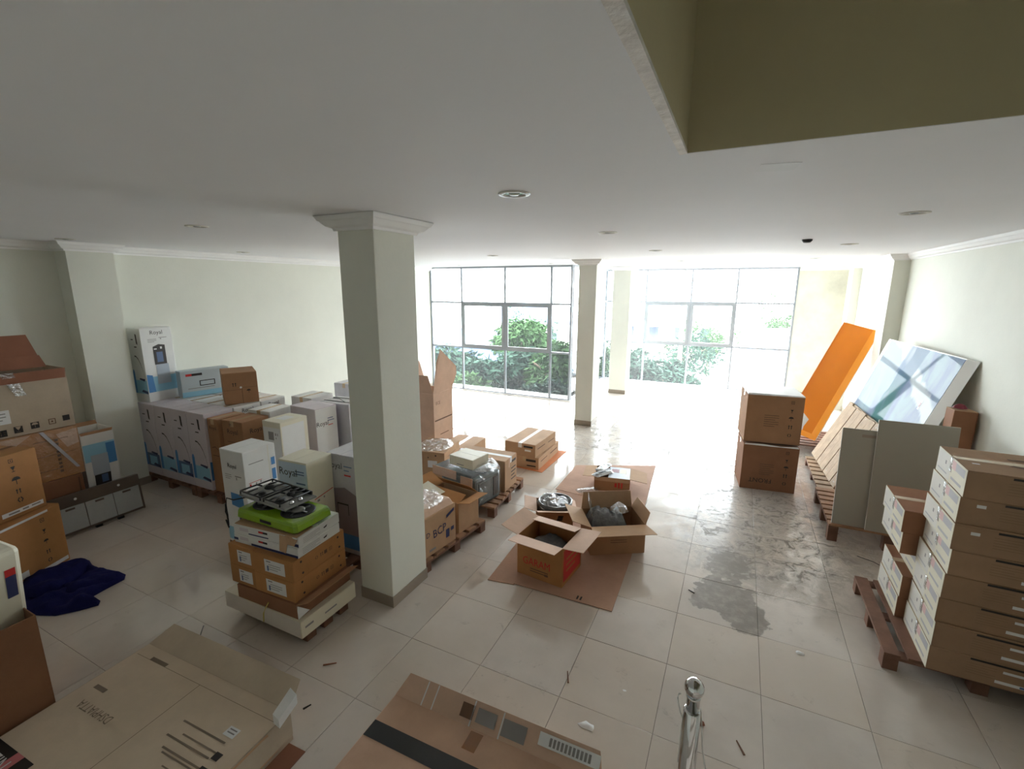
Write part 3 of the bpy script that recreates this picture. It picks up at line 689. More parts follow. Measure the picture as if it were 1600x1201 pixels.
decal(b, D, 'r', M_white, [rect(.02, .0, .98, .99)], off=.0012); text(b, D, 'r', .3, .79, .085, 'Royal', M_ink); decal(b, D, 'r', M_steelb, [rect(.55, .84, .8, .85), rect(.55, .81, .85, .82)]); decal(b, D, 'r', M_rp, [rect(.56, .75, .78, .76)])
b = carton('dispenser_carton', 'white carton strapped with black bands and a handle, next to the near pillar', -4.83, 4.63, .1305, 4, .5, .36, .985, M_greyw, 'x', None)
D = b['dims']; e = .003
for q in (-.08, .1):
    mb = MB().box(-.25 - e, q - .008, .5, .25 + e, q + .008, .985 + e * 2)
    build('strap', mb, M_black, b)
build('carry_handle', MB().box(.2535, -.03, .6, .275, .05, .9), M_black, b, bevel=.006)
decal(b, D, 'r', M_sky, [rect(.02, .25, .98, .42)])
build('strap_end', MB().tube([(.1, -.08, .99), (.05, -.12, 1.04), (-.02, -.16, 1.05)], .004, 6).tube([(.12, .1, .99), (.06, .15, 1.03), (.0, .2, 1.05)], .004, 6), M_black, b)
b = carton('dispenser_carton', 'white carton with pinkish top, right of the white dot carton at the back', -5.50, 4.70, .0, 1, .40, .40, 1.115, M_white, 'y', M_tape)
b = carton('dispenser_carton', 'white carton with name on its right side, tucked behind the wide brown carton', -5.40, 3.935, .1305, 6, .36, .36, .98, M_white, 'y', M_tape)
text(b, b['dims'], 'r', .45, .88, .085, 'Royal', M_ink); decal(b, b['dims'], 'r', M_steelb, [rect(.7, .86, .92, .9)])
carton('far_carton', 'tall pale carton seen just left of the near pillar, farthest on the left side', -5.62, 5.65, 0, 0, .42, .45, 1.13, M_greyw, 'y', M_tape)

# ------------------------------------------------------------------ hob pile on its pallet, left of the near pillar
pallet('pallet', 'small reddish pallet under the white slab carton with the green stove on top', -3.10, 2.31, .3, .72, .42, .10, M_woodr, 'x', 5)
M_offw0 = pmat('dusty_white_card', (218, 210, 200), .55, .06, 3)
b = carton('slab_carton', 'flat wide white carton at the foot of the stove pile', -3.126, 2.294, .1005, .3, .868, .544, .139, M_cream, 'x', None)
D = b['dims']; decal(b, D, 'r', M_inkg, [rect(.06, .5, .2, .62), rect(.4, .45, .62, .55)]); decal(b, D, 'f', M_offw0, [rect(.01, .02, .99, .98)], off=.0012)
build('yellow_band', MB().tube([(.06, -.2745, .142), (.03, -.2755, .09), (.02, -.2755, .01)], .004, 6).tube([(.1, -.2745, .2), (.06, -.2745, .142)], .004, 6), pmat('yellow_strap', (214, 196, 92), .4), b)
b = open_carton('dark_flat_carton', 'dark brown flat carton with an open flap, under the four labelled brown cartons', -3.066, 2.298, .2405, 1.8, .645, .535, .112, M_dark, M_brown, {'r': (66, .12)})
build('lid', MB().box(-.32, -.265, .108, .318, .265, .1125), M_dark, b); build('torn_corner', MB().slab([(.32, -.268, .11), (.325, -.268, .0), (.37, -.20, .05)], .003), M_label, b)
lab = {(0, 0): 'labelled brown flat carton, lower left of the four in the stove pile', (1, 0): 'labelled brown flat carton, lower right of the four in the stove pile',
       (0, 1): 'labelled brown flat carton, upper left of the four in the stove pile', (1, 1): 'labelled brown flat carton, upper right of the four in the stove pile'}
for j in range(2):
    for i in range(2):
        w = .27 if i == 0 else .41
        cx = -3.112 + (-.215 if i == 0 else .128); yw = 2.6 + j * .8
        b = carton('flat_appliance_carton', lab[i, j], cx, 2.31 + (.0 if i else -.012), .3535 + j * .166, yw, w, .525, .165, M_orange, 'x' if j else 'y', None, 'labelled brown cartons in the stove pile')
        D = b['dims']; decal(b, D, 'f', M_label, [rect(.3 if i else .36, .18, .8 if i else .9, .8)])
        decal(b, D, 'f', M_inkg, [rect(.35 if i else .42, .68, .46 if i else .56, .74)] + lines(.4 if i else .44, .55, .3, 3, .11, .03), off=.0028); decal(b, D, 'f', M_steelb, [rect(.36 if i else .44, .24, .4 if i else .5, .5)], off=.0028)
        if i:
            symbols(b, D, 'r', [('recycle', .42, .5, .07), ('arrows', .52, .5, .07), ('diamond', .6, .5, .07), ('box', .7, .5, .07)], M_inkb)
            decal(b, D, 'r', M_ink, [[(q + .018 * math.cos(a), r_ + .058 * math.sin(a)) for a in [PI * k / 5 for k in range(10)]] for q, r_ in ((.16, .22), (.14, .8), (.88, .25), (.86, .8))])
zt = .3535 + 2 * .166
labs = ['thin white hob carton, lower of the two under the green stove', 'thin white hob carton with a torn brown flap, right under the green stove']
for j in range(2):
    b = carton('thin_hob_carton', labs[j], -3.105 + .006 * j, 2.305, zt + .0825 * j, 4 + 1.5 * j, .655 - .01 * j, .43, .081, M_white, 'x', None, 'thin white hob cartons')
    D = b['dims']
    decal(b, D, 'f', M_navy, [rect(.0, .3, .07, .55), [(.28, .08), (1, .04), (1, .3), (.28, .3)]] if j == 0 else [rect(.24, .2, .55, .32), [(.72, .12), (1, .1), (1, .4), (.8, .3)]])
    decal(b, D, 'f', M_rp, [rect(.4, .6, .47, .8)]); decal(b, D, 'f', M_ink, [rect(.47, .6, .54, .8)]); decal(b, D, 'f', M_lilac, [rect(.1, .4, .24, .75)])
    decal(b, D, 'r', M_ink, [[(.58, .5), (.68, .62), (.66, .42), (.6, .38)]]); decal(b, D, 'r', M_inkg, lines(.1, .7, .4, 4, .16, .03))
    if j:
        build('torn_flap', MB().slab([(.15, -.218, .078), (.24, -.22, .078), (.2, -.222, -.06), (.14, -.222, -.05)], .003).slab([(.2, -.218, .08), (.315, -.2, .079), (.31, -.245, .03), (.24, -.24, .03)], .003), M_tan, b)
        build('top_flap', MB().slab([(-.31, -.214, .0825), (.31, -.214, .0825), (.31, -.05, .09), (-.31, -.05, .09)], .003), M_tan, b)
zg = zt + .165 + .012
g = thing('table_stove', 'lime green table top gas stove lying on thin white cartons', 'stove', (-3.118, 2.30, zg), 1)
mb = MB(); w, d, h = .665, .355, .078
out = [(-.5, -.44), (-.46, -.5), (.46, -.5), (.5, -.44), (.5, .44), (.46, .5), (-.46, .5), (-.5, .44)]
for z, k in ((0, .96), (.012, 1.0), (.055, .985), (.072, .95), (.078, .9)):
    for x, y in out: mb.v.append((x * w * k, y * d * k, z))
for a in range(4):
    for k in range(8): mb.f.append((a * 8 + k, a * 8 + (k + 1) % 8, a * 8 + 8 + (k + 1) % 8, a * 8 + 8 + k))
mb.f.append(tuple(range(7, -1, -1))); mb.f.append(tuple(range(32, 40)))
build('body', mb, M_green, g)
for cx in (-.15, .16):
    q = build('burner_well', MB().lathe([(.125, .0), (.127, .003), (.11, .0035), (.10, .001)], 28), M_iron, g, True); q.location = (cx, 0, .078)
    q2 = build('burner', MB().lathe([(.05, 0), (.05, .012), (.03, .018), (.005, .018)], 20), M_hob, q, True); q2.location = (0, 0, .003)
    for k in range(5):
        a = PI * 2 * k / 5; build('burner_tooth', MB().box(.05, -.006, 0, .095, .006, .012), M_steel, q).rotation_euler = (0, 0, a)
build('grip_slot', MB().box(-.05, -.1795, .022, .07, -.176, .046), M_black, g, bevel=.002)
zh = zg + .078 + .034
hb = thing('gas_hob', 'black and grey built-in gas hob with pan grids, lying on the green stove', 'hob', (-3.235, 2.345, zh), .4, rot=(R(-2.5), R(2.5), R(.4)))
build('body', MB().box(-.22, -.12, -.014, .22, .12, .012), M_hob, hb, bevel=.01)
build('top_plate', MB().hexa([(-.262, -.155, .012), (.262, -.155, .012), (-.262, .155, .012), (.262, .155, .012), (-.255, -.148, .026), (.255, -.148, .026), (-.255, .148, .026), (.255, .148, .026)]), M_hob, hb)
for k, (a, b_) in enumerate(((-.25, -.02), (.02, .2))):
    mb = MB(); zz = .052; r = .0065
    mb.tube([(a, -.145, zz), (b_, -.145, zz), (b_, .145, zz), (a, .145, zz), (a, -.145, zz)], r, 6)
    for x in (a + (b_ - a) * .33, a + (b_ - a) * .67):
        mb.tube([(x, -.145, zz), (x, -.05, zz + .006)], r, 6); mb.tube([(x, .145, zz), (x, .05, zz + .006)], r, 6)
    mb.tube([(a, 0, zz), (a + .06, 0, zz + .006)], r, 6); mb.tube([(b_, 0, zz), (b_ - .06, 0, zz + .006)], r, 6)
    for x in (a, b_):
        for y in (-.145, .145): mb.tube([(x, y, .026), (x, y, zz)], r, 6)
    stuff(build('pan_grid', mb, M_iron, hb, True)) if False else build('pan_grid', mb, M_iron, hb, True)
for x, y, r in ((-.17, .06, .032), (-.1, -.06, .024), (.08, .06, .026), (.12, -.07, .03)):
    q = build('burner', MB().lathe([(r * 1.4, 0), (r * 1.3, .008), (r, .009), (r, .018), (r * .2, .021)], 20), M_iron, hb, True); q.location = (x, y, .026)
for x, y in ((.225, -.06), (.225, .02), (-.2, .1)):
    q = build('knob', MB().lathe([(.02, 0), (.019, .012), (.015, .024), (.004, .026)], 18), M_chrome, hb, True); q.location = (x, y, .026)
build('wind_guard', MB().box(-.02, .135, .026, .22, .15, .056), M_iron, hb, bevel=.003)
cb = [(-3.47, 2.24, zh + .0), (-3.52, 2.16, zh + .0), (-3.54, 2.12, zh + .03), (-3.545, 2.11, zh - .03), (-3.55, 2.115, zh - .1), (-3.545, 2.11, zh - .14), (-3.54, 2.10, zh - .08), (-3.545, 2.11, zh - .02), (-3.555, 2.12, zh - .12), (-3.55, 2.115, zh - .2), (-3.54, 2.11, zh - .22), (-3.55, 2.1, zh - .15)]
tag(build('power_cord', MB().tube(cb, .006, 8), M_black, None, True), 'black power cord tied in a loop beside the green stove', 'cord')

# ------------------------------------------------------------------ stacked cartons by the left wall, in front of the pilaster
b = carton('large_brown_carton', 'dark brown carton on the floor under the film-wrapped one, left wall stack', -6.72, 1.86, 0, 0, .60, .92, .615, M_dark, 'y', M_tapeb)
decal(b, b['dims'], 'r', M_inkb, [rect(.1, .62, .95, .63), rect(.95, .02, .965, .95)])
b = carton('large_brown_carton', 'film-wrapped orange-brown carton with a grey strap, in the middle of the left wall stack', -6.75, 1.89, .616, 0, .60, .94, .54, M_orange, 'y', M_tapeb)
decal(b, b['dims'], 'r', M_inkb, [rect(.3, .5, .95, .507), rect(.4, .2, .8, .21), rect(.6, .8, .9, .81)] + [rect(.78, .12 + .08 * k, .81, .17 + .08 * k) for k in range(9)])
decal(b, b['dims'], 'r', M_pink, [[(.02, .7), (.4, .75), (.6, .98), (.02, .98)], [(.88, .6), (.99, .65), (.99, .95), (.8, .9)]], off=.0014)
build('film_wrap', MB().box(-.304, -.474, .01, .304, .474, .543), M_film2, b, bevel=.006)
build('strap', MB().slab([(.308, .15, .54), (.308, .185, .54), (.308, .43, .08), (.308, .40, .08)], .003), M_greyw, b)
b = open_carton('open_tan_carton', 'open grey-tan carton with handling symbols and raised flaps, topping the left wall stack', -6.72, 1.87, 1.1615, 0, .50, .98, .63, M_grey, M_red, {'l': (-4, .34, .10), 'r': (168, .10, .02)})
D = b['dims']
symbols(b, D, 'r', [('fill', .93, .15, .075), ('fill', .67, .12, .085), ('fill', .54, .10, .085), ('fill', .42, .08, .085)], M_ink)
symbols(b, D, 'r', [('umbrella', .67, .12, .06)], M_grey).location.x = .001; symbols(b, D, 'r', [('glass', .54, .10, .06), ('arrows', .42, .08, .05)], M_grey).location.x = .001
symbols(b, D, 'r', [('box', .81, .13, .075)], M_inkb); decal(b, D, 'r', M_label, [rect(.33, .22, .50, .44)]); decal(b, D, 'r', M_inkg, lines(.36, .38, .11, 3, .05, .015), off=.003)
build('front_inner_flap', MB().slab([(-.02, -.45, .632), (-.02, .44, .632), (-.03, .40, .76), (-.03, -.45, .76)], .005), M_red, b)
build('plastic_strip', MB().slab([(.257, -.02, .64), (.257, .08, .64), (.257, .15, .40), (.257, .07, .40)], .004), M_film, b)
b = carton('symbol_carton', 'brown carton with black handling symbols on the floor beside the blue cloth', -5.833, 1.465, 0, 25, .48, .65, .60, M_orange, 'y', M_label)
D = b['dims']
symbols(b, D, 'r', [('box', .72, .86, .07), ('glass', .72, .67, .07), ('umbrella', .72, .50, .08), ('arrows', .72, .33, .07), ('recycle', .72, .19, .08)], M_ink)
decal(b, D, 'r', M_label, [rect(.62, .04, .98, .1), rect(.3, .12, .42, .22), rect(.0, .955, .82, .99)])
b = carton('symbol_carton', 'brown carton with black handling symbols standing upon the other symbol carton', -5.90, 1.42, .6025, 20, .46, .62, .58, M_orange, 'y', M_tapeb)
D = b['dims']
symbols(b, D, 'r', [('box', .66, .9, .07), ('glass', .67, .76, .09), ('umbrella', .68, .57, .13), ('arrows', .68, .4, .08), ('recycle', .68, .26, .10)], M_ink)
decal(b, D, 'r', M_label, [rect(.42, .06, .96, .13)]); decal(b, D, 'r', M_inkg, [rect(.5, .08, .64, .105), rect(.68, .085, .76, .11), rect(.8, .09, .92, .112)], off=.003)
b = open_carton('dispenser_carton', 'open white and blue dispenser carton standing upside down beside the left pilaster', -6.69, 2.545, 0, 0, .34, .31, 1.03, M_white, M_brown, {'l': (10, .05), 'r': (175, .03)})
D = b['dims']
decal(b, D, 'r', M_sky, [rect(.02, .66, .98, .86)]); decal(b, D, 'r', M_blue, [rect(.55, .6, .98, .66), rect(.7, .66, .98, .84)], off=.0026); decal(b, D, 'r', M_silver, [rect(.2, .5, .72, .73)], off=.003); decal(b, D, 'r', M_ink, [[(.2, .26), (.68, .25), (.72, .5), (.22, .5)]], off=.003)
decal(b, D, 'r', M_steelb, [rect(.42, .4, .62, .49)], off=.0036)
# range hood
hd = thing('range_hood', 'grey range hood panel with three filters, leaning on the left wall cartons', 'range hood', (-6.265, 2.375, .03), 0, rot=(0, R(-7), R(1)))
w, h = .82, .425
build('frame', MB().box(-.05, -w/2, 0, -.004, w/2, h), M_bronze, hd, bevel=.003)
build('lamp_strip', MB().box(-.004, -w/2, h - .125, .006, w/2, h), M_bronze, hd, bevel=.002)
for k in (-1, 0, 1):
    f = build('filter', MB().box(-.004, k * .262 - .128, .025, .004, k * .262 + .128, h - .13), M_filter, hd, bevel=.002)
    build('filter_handle', MB().box(.004, k * .262 - .04, h - .165, .010, k * .262 + .04, h - .145), M_bronze, f)
for k in (-.2, .2): 
    q = build('lamp', MB().lathe([(.014, 0), (.012, .004), (.004, .005)], 14), M_label, hd, True); q.location = (.006, k, h - .06); q.rotation_euler = (0, R(90), 0)
for k in (-.05, .16): build('foot', MB().box(-.035, k - .03, -.029, .0, k + .03, 0), M_black, hd, bevel=.004)
build('side_trim', MB().box(-.004, w/2 - .02, .0, .006, w/2, h - .125).box(-.004, -w/2, .0, .006, -w/2 + .012, h - .125), M_bronze, hd)
# blue cloth
out = [(-5.55, 1.50), (-5.6, 1.8), (-5.48, 1.85), (-5.56, 1.93), (-5.42, 1.90), (-5.3, 1.9), (-4.96, 1.96), (-4.88, 1.91), (-4.86, 1.74), (-4.84, 1.64), (-4.72, 1.66), (-4.66, 1.62), (-4.72, 1.52), (-4.82, 1.40), (-4.98, 1.33), (-5.15, 1.32), (-5.4, 1.38)]
t = thing('blue_cloth', 'crumpled dark blue cloth lying on the floor before the symbol cartons', 'cloth', (0, 0, .002))
link('lower_fold', pile(out, .07, .05, .045, 6, .024, 4), M_cloth, t, True)
o = link('upper_fold', pile([(-5.58, 1.46), (-5.56, 1.80), (-5.46, 1.9), (-5.36, 1.87), (-5.22, 1.72), (-5.14, 1.55), (-5.2, 1.42), (-5.36, 1.36)], .09, .05, .045, 6, .024, 9), M_cloth, t, True); o.location = (0, 0, .035)

o = link('tail_fold', pile([(-5.22, 1.60), (-5.1, 1.80), (-4.97, 1.92), (-4.9, 1.85), (-4.92, 1.70), (-5.05, 1.55)], .05, .05, .03, 9, .024, 15), M_cloth, t, True); o.location = (0, 0, .035)

# ------------------------------------------------------------------ nearest cartons
b = open_carton('tall_open_carton', 'big dark brown open carton at the near left with a white board box inside', -3.90, .545, 0, 0, .74, .80, .775, M_dark, M_red, {})
build('bottom_flap', MB().slab([(.37, -.39, .0), (.37, .39, .0), (.376, .39, .08), (.376, -.39, .08)], .003), M_red, b)
t = thing('white_box', 'white carton with red and navy print, standing tilted inside the big open carton', 'box', (-3.84, .68, .05), 0, rot=(R(0), R(7), R(10)))
build('body', MB().box(-.12, -.30, .0, .12, .255, 1.15), M_cream, t, bevel=.03)
t['dims'] = (.24, .60, 1.15); decal(t, t['dims'], 'r', M_rp, [rect(.78, .86, .86, .90)]); decal(t, t['dims'], 'r', M_navy, [rect(.78, .74, .86, .86)]); decal(t, t['dims'], 'r', M_inkg, [rect(.6, .74, .63, .9), rect(.5, .8, .52, .9)])
b = open_carton('long_flat_carton', 'long flat tan carton with printed lines nearest on the floor, ragged raised end flaps', -2.825, 1.02, 0, 2.5, 1.34, .92, .20, M_grey, M_grey, {'b': (62, .16, .06), 'r': (160, .12, .03)})
D = b['dims']
build('lid', MB().box(-.665, -.455, .196, .664, .455, .2005), pmat('tan_grey_lid_card', (204, 186, 164), .75, .1, 3.5, .05, 45, spec=.25), b)
build('corrugated_edge', MB().hexa([(.655, .36, .205), (.70, .36, .19), (.655, .49, .25), (.70, .49, .24), (.655, .36, .27), (.70, .36, .25), (.655, .49, .33), (.70, .49, .30)]), M_label, b)
build('torn_side', MB().slab([(.672, -.3, .2), (.672, .3, .2), (.69, .34, .06), (.685, -.2, .02)], .004), M_tan, b)
build('under_sheet', MB().box(.3, -.1, .0005, .80, .43, .004), M_red, b)
M_faint = pmat('faint_grey_brown_print', (124, 108, 92), .7)
decal(b, (1.34, .92, .2005), 't', M_faint, lines(.62, .68, .26, 2, .1, .012) + lines(.68, .62, .24, 2, .12, .01) + [rect(.66, .52, .9, .532), rect(.74, .45, .88, .458), rect(.8, .38, .92, .388), rect(.02, .9, .98, .903), rect(.5, .02, .503, .9)], off=.0012)
decal(b, (1.34, .92, .2005), 't', M_ink, [rect(.885, q, .92, q + .045) for q in (.32, .41, .50, .59)], off=.0016)
decal(b, (1.34, .92, .2005), 't', M_label, [rect(.83, .72, .89, .78)], off=.0018); decal(b, (1.34, .92, .2005), 't', M_inkg, lines(.84, .76, .04, 2, .02, .008), off=.0022)
text(b, (1.34, .92, .2005), 't', .22, .50, .07, 'DSHPIATTA', M_faint, rot=180, sx=.85); decal(b, (1.34, .92, .2005), 't', M_faint, [rect(.06, .6, .14, .63), rect(.12, .9, .24, .93)], off=.0014)
decal(b, (1.34, .92, .2005), 't', M_ink, [rect(.0, .0, .28, .17)], off=.0014); decal(b, (1.34, .92, .2005), 't', M_pinkp, [rect(.16, .0, .21, .17)], off=.0018); text(b, (1.34, .92, .2005), 't', .08, .09, .11, 'NIZHIN', M_label, rot=180, sx=.8)
b = open_carton('taped_flat_carton', 'flat pinkish-brown carton with a wide black tape band, nearest the chrome post', -1.02, 1.43, 0, 1.2, 1.26, .84, .25, M_pink, M_pink, {'b': (52, .13, .04)})
D = (1.26, .84, .2505)
build('lid', MB().box(-.626, -.416, .246, .626, .416, .2505), card('pinkish_brown_cardboard', (196, 162, 138)), b)
decal(b, D, 't', M_btape, [rect(.002, .66, .998, .78)], off=.0012, name='tape'); decal(b, D, 't', M_tapeb, [rect(.42, .85, .48, .98)], off=.0012, name='tape')
mb = MB(); a = R(52); hy, hz = .417, .252
def fp(x, s, o=.004): return (x, hy + math.sin(a) * s - math.cos(a) * o, hz + math.cos(a) * s + math.sin(a) * o)
for x0, x1, s0, s1, m in ((-.2, -.12, .03, .1, M_inkb), (-.1, .02, .03, .1, M_inkg), (.06, .2, .02, .1, M_inkg)):
    link('print', MB().poly([fp(x0, s0), fp(x1, s0), fp(x1, s1), fp(x0, s1)]).mesh('print'), m, b)
link('white_tape', MB().poly([fp(.27, .05), fp(.6, .05), fp(.6, .11), fp(.27, .11)]).mesh('tape'), M_label, b)
for x in (-.45, -.38, -.13, .05): link('tape', MB().poly([fp(x, .0), fp(x + .008, .0), fp(x + .008, .125), fp(x, .125)]).mesh('tape'), M_label, b)
mb = MB()
for k in range(11): mb.poly([fp(.33 + .021 * k, .06, .006), fp(.343 + .021 * k, .06, .006), fp(.343 + .021 * k, .098, .006), fp(.33 + .021 * k, .098, .006)])
link('lettering', mb.mesh('lettering'), M_inkg, b)

# ------------------------------------------------------------------ goods on pallets behind the near pillar
MG = 'wooden pallets in the middle row'
pallet('pallet', 'wooden pallet under the film-topped carton and the open carton, right behind the near pillar', -2.70, 3.71, -6, .62, .98, .13, M_wood, 'x', 6, bmat=M_woodr)
pallet('pallet', 'wooden pallet under the wrapped slate appliance, its slat ends showing', -2.86, 4.90, 4, .9, .96, .13, M_wood, 'x', 8, bmat=M_woodr)
b = carton('printed_carton', 'brown carton with large dark lettering and film over its top, behind the near pillar', -2.682, 3.462, .1305, -7.4, .48, .50, .40, M_tan, 'y', None)
D = b['dims']
text(b, D, 'r', .52, .5, .12, 'BCP', M_navy, rot=4, sx=.9); text(b, D, 'r', .2, .55, .075, 'D', M_navy)
decal(b, D, 'r', M_navy, [rect(.7, .2, .8, .42), rect(.85, .32, .94, .42), [(.72, .72), (.95, .82), (.95, .9), (.72, .8)]]); decal(b, D, 'r', M_inkg, [rect(.22, .1, .4, .16)]); decal(b, D, 'r', M_tan, [rect(.13, .0, .14, .8)])
build('crushed_top', MB().hexa([(-.24, -.252, .395), (.245, -.255, .36), (-.24, .24, .395), (.246, .25, .37), (-.22, -.2, .46), (.19, -.2, .46), (-.22, .2, .47), (.2, .22, .46)]), M_pink, b, bevel=.02)
o = link('film', pile(ring(.0, .0, .235, .235, 16, .08, 5), .03, .06, .035, 14, .02, 5), M_film, b, False); o.location = (-.02, 0, .465)
b = open_carton('open_carton', 'open brown carton with a dark inside and one flap bent out, beside the lettered carton', -2.66, 3.975, .1305, -8, .50, .33, .335, M_tan, M_orange, {'r': (78, .14, .01), 'l': (60, .2, .02), 'b': (-48, .16, .02), 'f': (-70, .14)})
tag(build('paper_sheet', MB().slab([(-2.98, 3.82, .52), (-2.70, 3.74, .50), (-2.68, 3.9, .50), (-2.96, 3.98, .54)], .002), M_cream, None), 'printed paper sheet lying across the open carton behind the pillar', 'paper')
ap = thing('wrapped_appliance', 'dark slate appliance wrapped in clear film on its pallet, white card on top', 'appliance', (-2.74, 4.58, .1305), -10)
build('body', MB().box(-.30, -.24, 0, .24, .24, .36), M_appl, ap, bevel=.035)
build('side_panel', MB().box(.236, -.18, .06, .248, .05, .30), M_appl, ap, bevel=.01); build('vent_panel', MB().box(.236, .09, .06, .246, .2, .30), M_iron, ap, bevel=.004)
build('top_tray', MB().box(-.42, -.235, .362, .18, .22, .40), M_appl, ap, bevel=.008)
build('card_band', MB().box(-.43, -.245, .3, -.05, -.236, .405).box(.02, -.245, .26, .2, -.236, .37), M_pink, ap)
build('film_wrap', MB().box(-.308, -.252, .004, .254, .25, .42), M_film2, ap, bevel=.05)
o = link('film_top', pile(ring(.10, .08, .2, .2, 16, .15, 8), .06, .06, .04, 14, .02, 8), M_film, ap, False); o.location = (0, 0, .41)
b = carton('white_card_tray', 'cream white card box with a wide top lying on the slate appliance', -2.80, 4.60, .556, -9, .36, .30, .12, M_cream, 'x', None)
decal(b, b['dims'], 'f', M_inkg, [rect(.32, .22, .62, .3)])
b = carton('taped_carton', 'wide pale brown carton with glossy white tape, right behind the slate appliance', -2.835, 5.06, .1305, 1.7, .74, .36, .405, M_tan, 'x', M_label)
D = b['dims']; decal(b, D, 'r', M_ink, [rect(.55, .8, .9, .88)] + lines(.5, .6, .4, 4, .12, .035)); decal(b, D, 'r', M_pink, [rect(.3, .7, .38, .99)])
b = carton('film_topped_carton', 'square brown carton with a white label and clear film over its top', -3.80, 5.33, .05, 12, .50, .60, .36, M_tan, 'y', None)
D = b['dims']; decal(b, D, 'f', M_label, [rect(.5, .38, .78, .66)]); decal(b, D, 'f', M_ink, [rect(.72, .84, .76, .9), rect(.5, .75, .53, .8)]); decal(b, D, 'r', M_inkb, lines(.2, .75, .5, 2, .2, .02) + [rect(.55, .4, .62, .6)])
o = link('film', pile(ring(0, 0, .25, .30, 18, .05, 6), .02, .05, .03, 14, .02, 6), M_film, b, False); o.location = (0, 0, .362)
pallet('pallet', 'low wooden skid under the square film-topped carton', -3.80, 5.33, 12, .5, .6, .049, M_woodr, 'x', 5)
b = carton('low_carton', 'low brown carton behind the film-topped one, pale top catching window light', -3.785, 6.05, 0, 4, .50, .62, .25, M_tan, 'y', M_tape)
b = open_carton('tall_open_carton', 'tall open pinkish carton with raised flaps, just right of the near pillar', -4.32, 5.94, 0, 0, .5, .52, 1.06, M_pink, M_pink, {'l': (12, .42, .06), 'f': (14, .30, .04)})
build('flap', MB().slab([(.25, -.26, 1.062), (.25, .26, 1.062), (.29, .34, 1.30), (.30, .31, 1.42), (.34, -.17, 1.74), (.30, -.22, 1.55)], .005), M_pink, b)
D = b['dims']; text(b, D, 'r', .22, .85, .07, 'ECE', M_inkb); decal(b, D, 'r', M_inkb, [rect(.04, .585, .95, .605), rect(.3, .36, .75, .372)])
FG = 'flat cartons stacked on the orange card sheet'
tag(build('card_sheet', MB().slab([(-2.99, 6.02, .007), (-2.40, 5.97, .007), (-2.38, 6.98, .007), (-2.97, 7.0, .007)], .006), card('orange_card_sheet', (206, 132, 88)), None), 'orange brown card sheet on the floor under two flat cartons', 'cardboard')
b = carton('flat_carton', 'flat brown carton lying on the orange card sheet, lower of two', -2.712, 6.47, .0075, 1.1, .45, .89, .18, M_tan, 'y', M_tape)
D = b['dims']; decal(b, D, 'f', M_ink, [rect(.55, .6, .9, .8), rect(.58, .2, .9, .3)]); decal(b, D, 'r', M_inkb, [rect(.1, .55, .4, .62), rect(.55, .5, .9, .6)])
b = carton('flat_carton', 'flat brown carton with white tape, upper of two on the orange card sheet', -2.765, 6.41, .1885, -1.6, .50, .79, .20, M_tan, 'y', M_label)
D = b['dims']; decal(b, D, 'f', M_ink, [rect(.62, .7, .92, .85)]); decal(b, D, 'f', M_label, [rect(.66, .42, .86, .56)]); decal(b, D, 'r', M_inkb, [rect(.1, .55, .45, .62), rect(.6, .5, .9, .57)])

# ------------------------------------------------------------------ open cartons in the middle of the floor
cs = thing('cardboard_sheet', 'large flattened pinkish carton spread on the floor under the open cartons', 'cardboard', (0, 0, 0))
PC = card('dusty_pink_card_sheet', (186, 150, 128))
for k, (pts, z) in enumerate((([(-1.64, 3.43), (-.74, 3.45), (-.765, 4.32), (-.84, 5.38), (-1.55, 5.4)], .010), ([(-1.88, 3.38), (-1.63, 3.42), (-1.55, 5.5), (-1.98, 5.5)], .006), ([(-2.02, 5.52), (-.84, 5.40), (-.95, 6.98), (-2.04, 6.46)], .009))):
    build('panel', MB().slab([p + (z,) for p in pts], .005), PC, cs)
decal_m = MB()
for a in (0, 1): decal_m.poly([(-1.06 + .03 * a, 3.47, .0108), (-1.045 + .03 * a, 3.47, .0108), (-1.045 + .03 * a, 3.52, .0108), (-1.06 + .03 * a, 3.52, .0108)])
link('print', decal_m.mesh('print'), M_ink, cs)
b = open_carton('open_carton', 'open orange-brown carton with red lettering, four flaps out, in the middle of the floor', -1.429, 3.788, .0105, -6.2, .465, .42, .385, M_orange, M_pink, {'f': (82, .17, .0), 'l': (74, .19, .0), 'r': (84, .20, .0), 'b': (-78, .15, .01)})
D = b['dims']; text(b, D, 'f', .44, .40, .105, 'GARAM', M_rp, sx=.8); decal(b, D, 'f', M_ink, [rect(.3, .86, .6, .96)]); decal(b, D, 'f', M_inkb, lines(.3, .22, .4, 2, .06, .025) + [rect(.62, .14, .7, .2)])
decal(b, D, 'r', M_rp, [rect(.06, .1, .94, .9)], off=.0016); decal(b, D, 'r', M_orange, lines(.2, .6, .6, 3, .15, .05), off=.0022)
bl = MB()
build('inner_print', MB().slab([(-.16, .12, .3935), (-.04, .12, .388), (-.04, .155, .388), (-.16, .155, .3935)], .001), M_inkb, b) if False else None
o = link('dark_contents', pile(ring(0, 0, .2, .18, 16, .05, 2), .12, .06, .03, 10, .03, 2), M_bag, b, True); o.location = (0, 0, .19)
b = open_carton('open_carton', 'larger open brown carton holding a grey plastic bag, one long flap towards the stairs', -1.01, 4.50, .0105, 31, .56, .42, .305, M_brown, M_tan, {'f': (86, .22, -.03), 'b': (6, .18, .02), 'l': (70, .20, .02), 'r': (24, .13, .03)})
